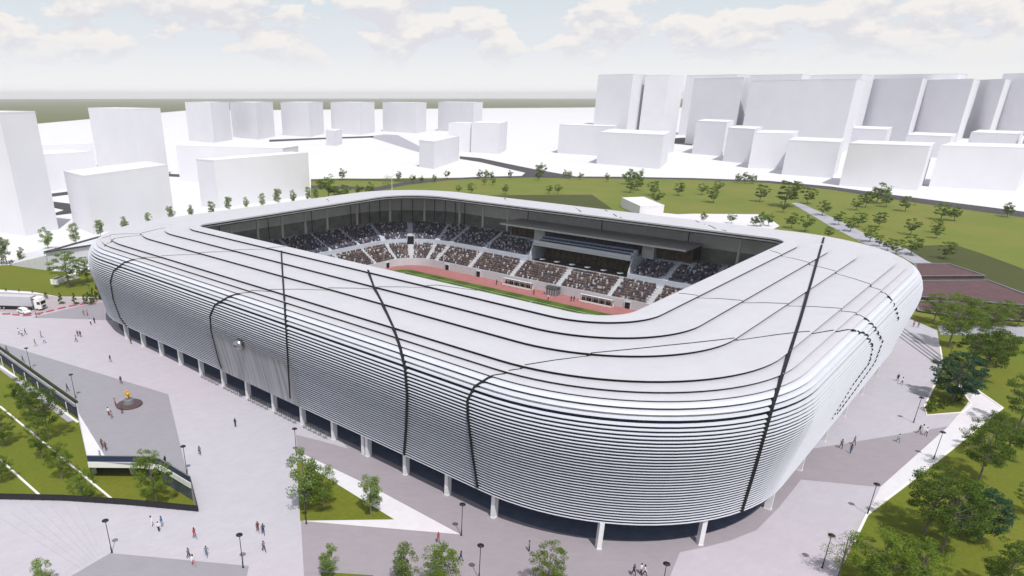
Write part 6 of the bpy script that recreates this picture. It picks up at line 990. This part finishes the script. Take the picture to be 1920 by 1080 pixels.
for n_, p in enumerate(bl[1:]):
    q = gp(p[0], p[1]); v = gp(*bl[min(n_ + 2, len(bl) - 1)]) - gp(*bl[n_]); t = thing('barrier_block', (q.x, q.y, .1), '%s from the left of the low faded red blocks edging the delivery road' % ordw(n_ + 1), 'barrier', math.atan2(v.y, v.x) , 'low red blocks edging the delivery road')
    m = MB(); L_ = 2.2; m.mesh([(-L_ / 2, -.3, 0), (L_ / 2, -.3, 0), (L_ / 2, .3, 0), (-L_ / 2, .3, 0), (-L_ / 2 + .1, -.15, .35), (L_ / 2 - .1, -.15, .35), (L_ / 2 - .1, .15, .35), (-L_ / 2 + .1, .15, .35)], [(0, 1, 5, 4), (1, 2, 6, 5), (2, 3, 7, 6), (3, 0, 4, 7), (4, 5, 6, 7)]); m.build('block', MT['red'], t)

# ---------------------------------------------------------------- people
SK = [mat('skin_light', (.50, .32, .24), .6), mat('skin_tan', (.36, .22, .15), .6)]
HR = [mat('hair_dark', (.02, .015, .012), .6), mat('hair_brown', (.10, .06, .035), .6)]
CL = {n: mat('cloth_' + n.replace(' ', '_'), c, .85) for n, c in {'black': (.014, .014, .018), 'navy': (.025, .035, .085), 'grey': (.17, .17, .19), 'white': (.72, .72, .74), 'red': (.42, .05, .05), 'pink': (.55, .24, .27), 'blue': (.08, .16, .34), 'brown': (.14, .075, .05), 'beige': (.42, .35, .27), 'dark red': (.14, .035, .045), 'light blue': (.30, .42, .55)}.items()}
def body_mesh(pose, seed, woman=False):
    """skin-modifier figure, 1.75 m, facing +x; joints as connected edges"""
    w_ = .17 if woman else .2; st = {'walk': .32, 'stand': .03, 'stride': .42}[pose]; arm = {'walk': .28, 'stand': .05, 'stride': .36}[pose]
    J = {'pel': (0, 0, .95, .15), 'sp': (.01, 0, 1.12, .135), 'ch': (.01, 0, 1.33, .165), 'nk': (.0, 0, 1.49, .055), 'hd': (.02, 0, 1.60, .095), 'tp': (.01, 0, 1.70, .075)}
    E_ = [('pel', 'sp'), ('sp', 'ch'), ('ch', 'nk'), ('nk', 'hd'), ('hd', 'tp')]
    for s, n in ((1, 'l'), (-1, 'r')):
        f = s * st; a = -s * arm
        J['h' + n] = (0, s * .095, .88, .10); J['k' + n] = (f * .45 + .04, s * .10, .49, .065); J['a' + n] = (f * .95 - (.06 if f < 0 else 0), s * .10, .09 + (.05 if f < 0 and pose != 'stand' else 0), .042); J['t' + n] = (f * .95 + .16, s * .11, .04, .034)
        J['s' + n] = (0, s * w_, 1.42, .06); J['e' + n] = (a * .45 - .02, s * (w_ + .06), 1.13, .043); J['w' + n] = (a * 1.0 + .06, s * (w_ + .05), .88, .03); J['f' + n] = (a * 1.15 + .08, s * (w_ + .045), .79, .026)
        E_ += [('pel', 'h' + n), ('h' + n, 'k' + n), ('k' + n, 'a' + n), ('a' + n, 't' + n), ('ch', 's' + n), ('s' + n, 'e' + n), ('e' + n, 'w' + n), ('w' + n, 'f' + n)]
    ks = list(J); me = bpy.data.meshes.new('person_skeleton'); me.from_pydata([J[k][:3] for k in ks], [(ks.index(a), ks.index(b)) for a, b in E_], [])
    o = bpy.data.objects.new('tmp', me); COL.objects.link(o); md = o.modifiers.new('s', 'SKIN'); sv = me.skin_vertices[0].data if me.skin_vertices else None
    if sv is None:
        bm_ = bmesh.new(); bm_.from_mesh(me); bm_.verts.layers.skin.verify(); bm_.to_mesh(me); bm_.free(); sv = me.skin_vertices[0].data
    for i, k in enumerate(ks): r = J[k][3]; sv[i].radius = (r, r * (.72 if k in ('ch', 'sp', 'pel') else 1)); sv[i].use_root = k == 'pel'
    ss = o.modifiers.new('u', 'SUBSURF'); ss.levels = 1; ss.render_levels = 1
    dg = bpy.context.evaluated_depsgraph_get(); ev = o.evaluated_get(dg); nm = bpy.data.meshes.new_from_object(ev); bpy.data.objects.remove(o)
    nm.materials.clear()
    for m_ in (SK[0], CL['white'], CL['navy'], CL['black']): nm.materials.append(m_)
    for p in nm.polygons:
        z = p.center.z; y = abs(p.center.y)
        p.material_index = 3 if z < .10 else (2 if z < .95 and y < w_ + .0 or z < .7 else (0 if z > 1.47 or (z < .92 and y > w_) else 1)); p.use_smooth = True
    nm.name = 'person_body'
    hm = MB(); hm.lathe([(.0, .125), (.07, .105), (.105, .04), (.108, -.03), (.09, -.09 if not woman else -.2), (.05, -.1 if not woman else -.22)], (-.015, 0, 1.64), n=12)
    ho = hm.build('hair', HR[0]); hme = ho.data; bpy.data.objects.remove(ho)
    return nm, hme
BODY = {}
for pose in ('walk', 'stand', 'stride'):
    for wm in (False, True): BODY[(pose, wm)] = body_mesh(pose, 1, wm)
def person(px, py, pose, wm, face, top, bot, where, z=ZP, k=0, hair=0, s=1.0):
    bm_, hm_ = BODY[(pose, wm)]
    o = bpy.data.objects.new('person', bm_); COL.objects.link(o); q = gp(px, py, z); o.location = q; o.rotation_euler = (0, 0, rad(face)); o.scale = (s, s, s)
    mats = [SK[(int(px) + k) % 2], CL[top], CL[bot], CL['black']]
    for i, m_ in enumerate(mats): o.material_slots[i].link = 'OBJECT'; o.material_slots[i].material = m_
    h = bpy.data.objects.new('hair', hm_); COL.objects.link(h); h.parent = o; h.material_slots[0].link = 'OBJECT'; h.material_slots[0].material = HR[hair]
    verb = {'walk': 'walking', 'stand': 'standing', 'stride': 'striding'}[pose]
    tag(o, '%s person in %s top %s %s' % ('dark-haired' if not hair else 'brown-haired', top, verb, where) if len(where.split()) < 9 else '%s-topped person %s %s' % (top, verb, where), 'person')
PE = [
 (157.6, 592, 'walk', 0, 60, 'grey', 'grey', 'near the stadium left end, left of a pair'), (164.3, 591.8, 'stand', 1, 200, 'pink', 'brown', 'near the stadium left end, behind others'), (170.5, 609, 'stand', 0, 30, 'white', 'black', 'closest to the stadium left corner'), (177.7, 606, 'stand', 0, 210, 'black', 'black', 'beside the stadium left corner'),
 (36, 627, 'walk', 1, 10, 'white', 'grey', 'leftmost of a trio on the left plaza'), (42, 630.7, 'stand', 0, 90, 'white', 'black', 'in the middle of a trio on the left plaza'), (48.5, 628, 'walk', 0, 150, 'navy', 'grey', 'rightmost of a trio on the left plaza'),
 (66.8, 648.8, 'walk', 1, 330, 'grey', 'beige', 'alone above the first terrace lamp'), (83.7, 643.6, 'walk', 0, 320, 'white', 'blue', 'in front of a companion on the left plaza'), (77.8, 633, 'stand', 1, 140, 'beige', 'grey', 'behind a companion on the left plaza'),
 (146.3, 630.7, 'walk', 0, 250, 'brown', 'navy', 'left of a pair on the open left plaza'), (151.5, 632, 'walk', 0, 250, 'black', 'navy', 'right of a pair on the open left plaza'), (143.3, 641, 'walk', 1, 300, 'light blue', 'navy', 'below a pair on the open left plaza'),
 (207.5, 678.5, 'stride', 0, 280, 'black', 'grey', 'alone between the facade and the grey paving'), (13.6, 661, 'walk', 0, 300, 'grey', 'navy', 'by the hedge at the left edge'), (44, 680, 'walk', 1, 320, 'navy', 'grey', 'beside the first terrace lamp'), (127.3, 733.7, 'walk', 0, 330, 'black', 'navy', 'beside the lamp at the terrace end'),
 (227.5, 719.5, 'walk', 1, 260, 'dark red', 'brown', 'at the upper edge of the statue paving'), (216.7, 761, 'stand', 1, 10, 'pink', 'dark red', 'left of the statue'), (204.4, 779, 'stand', 0, 40, 'white', 'black', 'below left of the statue'), (210, 784.4, 'stand', 1, 80, 'pink', 'grey', 'below the one in black near the statue', ), (229.5, 775.6, 'stand', 0, 90, 'brown', 'navy', 'at the foot of the statue base'),
 (192.3, 840, 'walk', 1, 230, 'brown', 'dark red', 'left of a pair near the white triangle'), (199, 844.4, 'walk', 0, 230, 'dark red', 'navy', 'right of a pair near the white triangle'), (189, 862, 'walk', 0, 300, 'light blue', 'blue', 'on the white triangle above the deck'), (310.7, 871, 'stand', 0, 100, 'black', 'black', 'by the deck railing'),
 (375, 853, 'walk', 1, 250, 'grey', 'navy', 'right of the lamp at the statue paving'), (441.7, 800, 'stand', 0, 200, 'black', 'black', 'alone in the middle of the pale plaza'), (246, 645, 'stand', 0, 90, 'brown', 'black', 'at the first facade column'),
 (285, 986.5, 'stand', 1, 0, 'white', 'white', 'left of a trio below the black fence'), (298, 996.5, 'stand', 0, 30, 'white', 'black', 'in front of a trio below the black fence'), (304, 987, 'stand', 0, 300, 'blue', 'light blue', 'right of a trio below the black fence'),
 (365.6, 1009.5, 'walk', 1, 270, 'red', 'grey', 'alone below the right end of the fence'), (354.5, 1047, 'walk', 0, 280, 'grey', 'black', 'left of a pair at the grey paving edge'), (363, 1060, 'walk', 1, 260, 'white', 'pink', 'right of a pair at the grey paving edge'), (388, 1043, 'walk', 0, 230, 'grey', 'blue', 'between a pair and the second bottom lamp'),
 (484, 997, 'walk', 1, 240, 'dark red', 'brown', 'left of two on the wide pale strip'), (494, 1002, 'walk', 0, 240, 'navy', 'navy', 'right of two on the wide pale strip'), (495, 1033.5, 'stride', 0, 260, 'grey', 'navy', 'below two others on the wide pale strip'),
 (821.7, 1018, 'walk', 1, 250, 'red', 'grey', 'below the white triangle tip'), (864, 1052, 'walk', 0, 100, 'navy', 'navy', 'left of the bottom lamp left of centre'), (991.7, 1033.5, 'stand', 0, 300, 'grey', 'black', 'alone near the facade at the bottom centre'),
 (1187, 1079.5, 'walk', 0, 250, 'navy', 'black', 'leftmost of a trio at the bottom edge'), (1201, 1076.5, 'stand', 0, 270, 'white', 'black', 'tallest of a trio at the bottom edge'), (1207.5, 1080, 'walk', 1, 290, 'white', 'black', 'rightmost of a trio at the bottom edge'),
 (1682, 714.5, 'walk', 0, 200, 'black', 'black', 'left of two on the right plaza'), (1690, 721, 'walk', 1, 200, 'white', 'black', 'right of two on the right plaza'), (1576, 840.5, 'walk', 0, 210, 'grey', 'black', 'left of a trio beside the right facade'), (1600, 834, 'walk', 0, 230, 'grey', 'navy', 'back right of a trio beside the right facade'), (1594, 850, 'stand', 1, 150, 'grey', 'blue', 'front right of a trio beside the right facade'),
 (1683, 829, 'walk', 0, 220, 'light blue', 'grey', 'alone on the rosy paving at right'), (1722, 813, 'walk', 0, 230, 'black', 'grey', 'left of a group near the white strip'), (1728, 812, 'stand', 1, 180, 'white', 'white', 'in the middle of a group near the white strip'), (1735, 817, 'walk', 0, 200, 'white', 'black', 'right of a group near the white strip'),
 (1712, 613, 'stand', 1, 200, 'pink', 'navy', 'left of two at the far right stadium corner'), (1721, 614, 'stand', 0, 180, 'grey', 'blue', 'right of two at the far right stadium corner'),
]
for k, (px, py, pose, wm, face, top, bot, where) in enumerate(PE): person(px, py, pose, bool(wm), face, top, bot, where, k=k, hair=k % 3 == 0, s=1.0 + ((k * 7) % 5 - 2) * .02)
for k, (x, y, top, where) in enumerate([(176.2, 126.2, 'black', 'on the track left of the left shelter'), (176, 98.6, 'navy', 'on the track left of the right shelter'), (176.4, 97.9, 'black', 'on the track closest to the right shelter'), (174.2, 110.6, 'brown', 'on the track left of the tunnel hut'), (172.6, 104.4, 'white', 'on the touchline in front of the hut')]):
    p = proj((x, y, .2)); person(p[0], p[1], 'stand', False, 180, top, 'black', where, z=.2, k=k)

# ---------------------------------------------------------------- silver ball emblem on the near facade
bz, by_ = 15.2, 113.2
_b = gp(453, 643, 0); 
def facade_at(px, py):                                 # the point of the near facade seen at a pixel
    best = None
    for i in range(200):
        z = 4.3 + i * .08; x = X0 - prof_z(z); r = ray(px, py); tt = x / r.x; zz = HC + r.z * tt
        if best is None or abs(zz - z) < best[0]: best = (abs(zz - z), Vector((x, r.y * tt, z)))
    return best[1]
c = facade_at(453, 645)
t = thing('ball_emblem', (c.x - .55, c.y, c.z), 'silver ball emblem mounted on the near facade above the smeared grey patch', 'emblem')
m = MB(); m.lathe([(0, -1.15), (.5, -1.03), (.88, -.74), (1.1, -.33), (1.15, 0), (1.1, .33), (.88, .74), (.5, 1.03), (0, 1.15)], n=28); m.build('ball', mat('brushed_silver', (.50, .50, .52), .22, .6, 1.0, metal=1.0), t, smooth=True)
m = MB(); m.tube((0, 0, 0), (1.0, 0, 0), .35); m.build('bracket', MT['dgrey'], t)
# smooth grey sheet standing for a smeared patch of the facade
y_lo, y_hi = facade_at(560, 690).y, facade_at(388, 640).y
zs = [4.3 + i * .5 for i in range(25)]; ys = [y_lo + (y_hi - y_lo) * i / 20 for i in range(21)]
m = MB(); vs = [lp((X0 - prof_z(z) - .05, y, z)) for z in zs for y in ys]
m.mesh(vs, [(i * 21 + j, i * 21 + j + 1, i * 21 + 22 + j, i * 21 + 21 + j) for i in range(24) for j in range(20)])
pm = bpy.data.materials.new('smeared_grey_patch'); pm.use_nodes = True; n_ = pm.node_tree.nodes; l_ = pm.node_tree.links; b = n_['Principled BSDF']; b.inputs['Base Color'].default_value = (.30, .305, .335, 1); b.inputs['Roughness'].default_value = .5
tx = n_.new('ShaderNodeTexCoord'); sp = n_.new('ShaderNodeSeparateXYZ'); l_.new(tx.outputs['Object'], sp.inputs[0])
def rng(src, a, b_, lo=0, hi=1):
    r = n_.new('ShaderNodeMapRange'); r.interpolation_type = 'SMOOTHSTEP'; r.inputs['From Min'].default_value = a; r.inputs['From Max'].default_value = b_; r.inputs['To Min'].default_value = lo; r.inputs['To Max'].default_value = hi; l_.new(src, r.inputs['Value']); return r.outputs[0]
def mul(a, b_): q = n_.new('ShaderNodeMath'); q.operation = 'MULTIPLY'; l_.new(a, q.inputs[0]); l_.new(b_, q.inputs[1]); return q.outputs[0]
yl, yh = y_lo - SO.y, y_hi - SO.y
nz_ = n_.new('ShaderNodeTexNoise'); mpn = n_.new('ShaderNodeMapping'); mpn.inputs['Scale'].default_value = (0, .9, .02); l_.new(tx.outputs['Object'], mpn.inputs[0]); l_.new(mpn.outputs[0], nz_.inputs[0]); nz_.inputs['Scale'].default_value = 1.3; nz_.inputs['Detail'].default_value = 4
al = mul(mul(rng(sp.outputs[1], yl, yl + 6), rng(sp.outputs[1], yh, yh - 6)), rng(sp.outputs[2], 16.0, 11.0)); al = mul(al, rng(nz_.outputs[0], .25, .6, .72, 1.0)); l_.new(al, b.inputs['Alpha'])
hs = n_.new('ShaderNodeMix'); hs.data_type = 'RGBA'; l_.new(rng(nz_.outputs[0], .3, .7), hs.inputs[0]); hs.inputs[6].default_value = (.27, .275, .30, 1); hs.inputs[7].default_value = (.35, .355, .39, 1); l_.new(hs.outputs[2], b.inputs['Base Color'])
o = m.build('smeared_patch', pm, stad); o['label'] = 'smooth streaked grey sheet standing for a smeared patch of the lower louvres under the silver ball'

# ---------------------------------------------------------------- haze
m = MB(); m.box((3000, 3000, 41.5), (32000, 32000, 92)); hzo = m.build('haze', None)
hm_ = bpy.data.materials.new('pale_air'); hm_.use_nodes = True; n_ = hm_.node_tree.nodes; l_ = hm_.node_tree.links; n_.clear(); oo = n_.new('ShaderNodeOutputMaterial'); pv = n_.new('ShaderNodeVolumePrincipled')
pv.inputs['Color'].default_value = (.95, .95, .97, 1); pv.inputs['Density'].default_value = 0.00010; pv.inputs['Anisotropy'].default_value = 0.0; l_.new(pv.outputs[0], oo.inputs['Volume'])
hzo.data.materials.clear(); hzo.data.materials.append(hm_); tag(hzo, kind='stuff')
hzo['label'] = 'thin pale haze over the far fields'; hzo['category'] = 'haze'
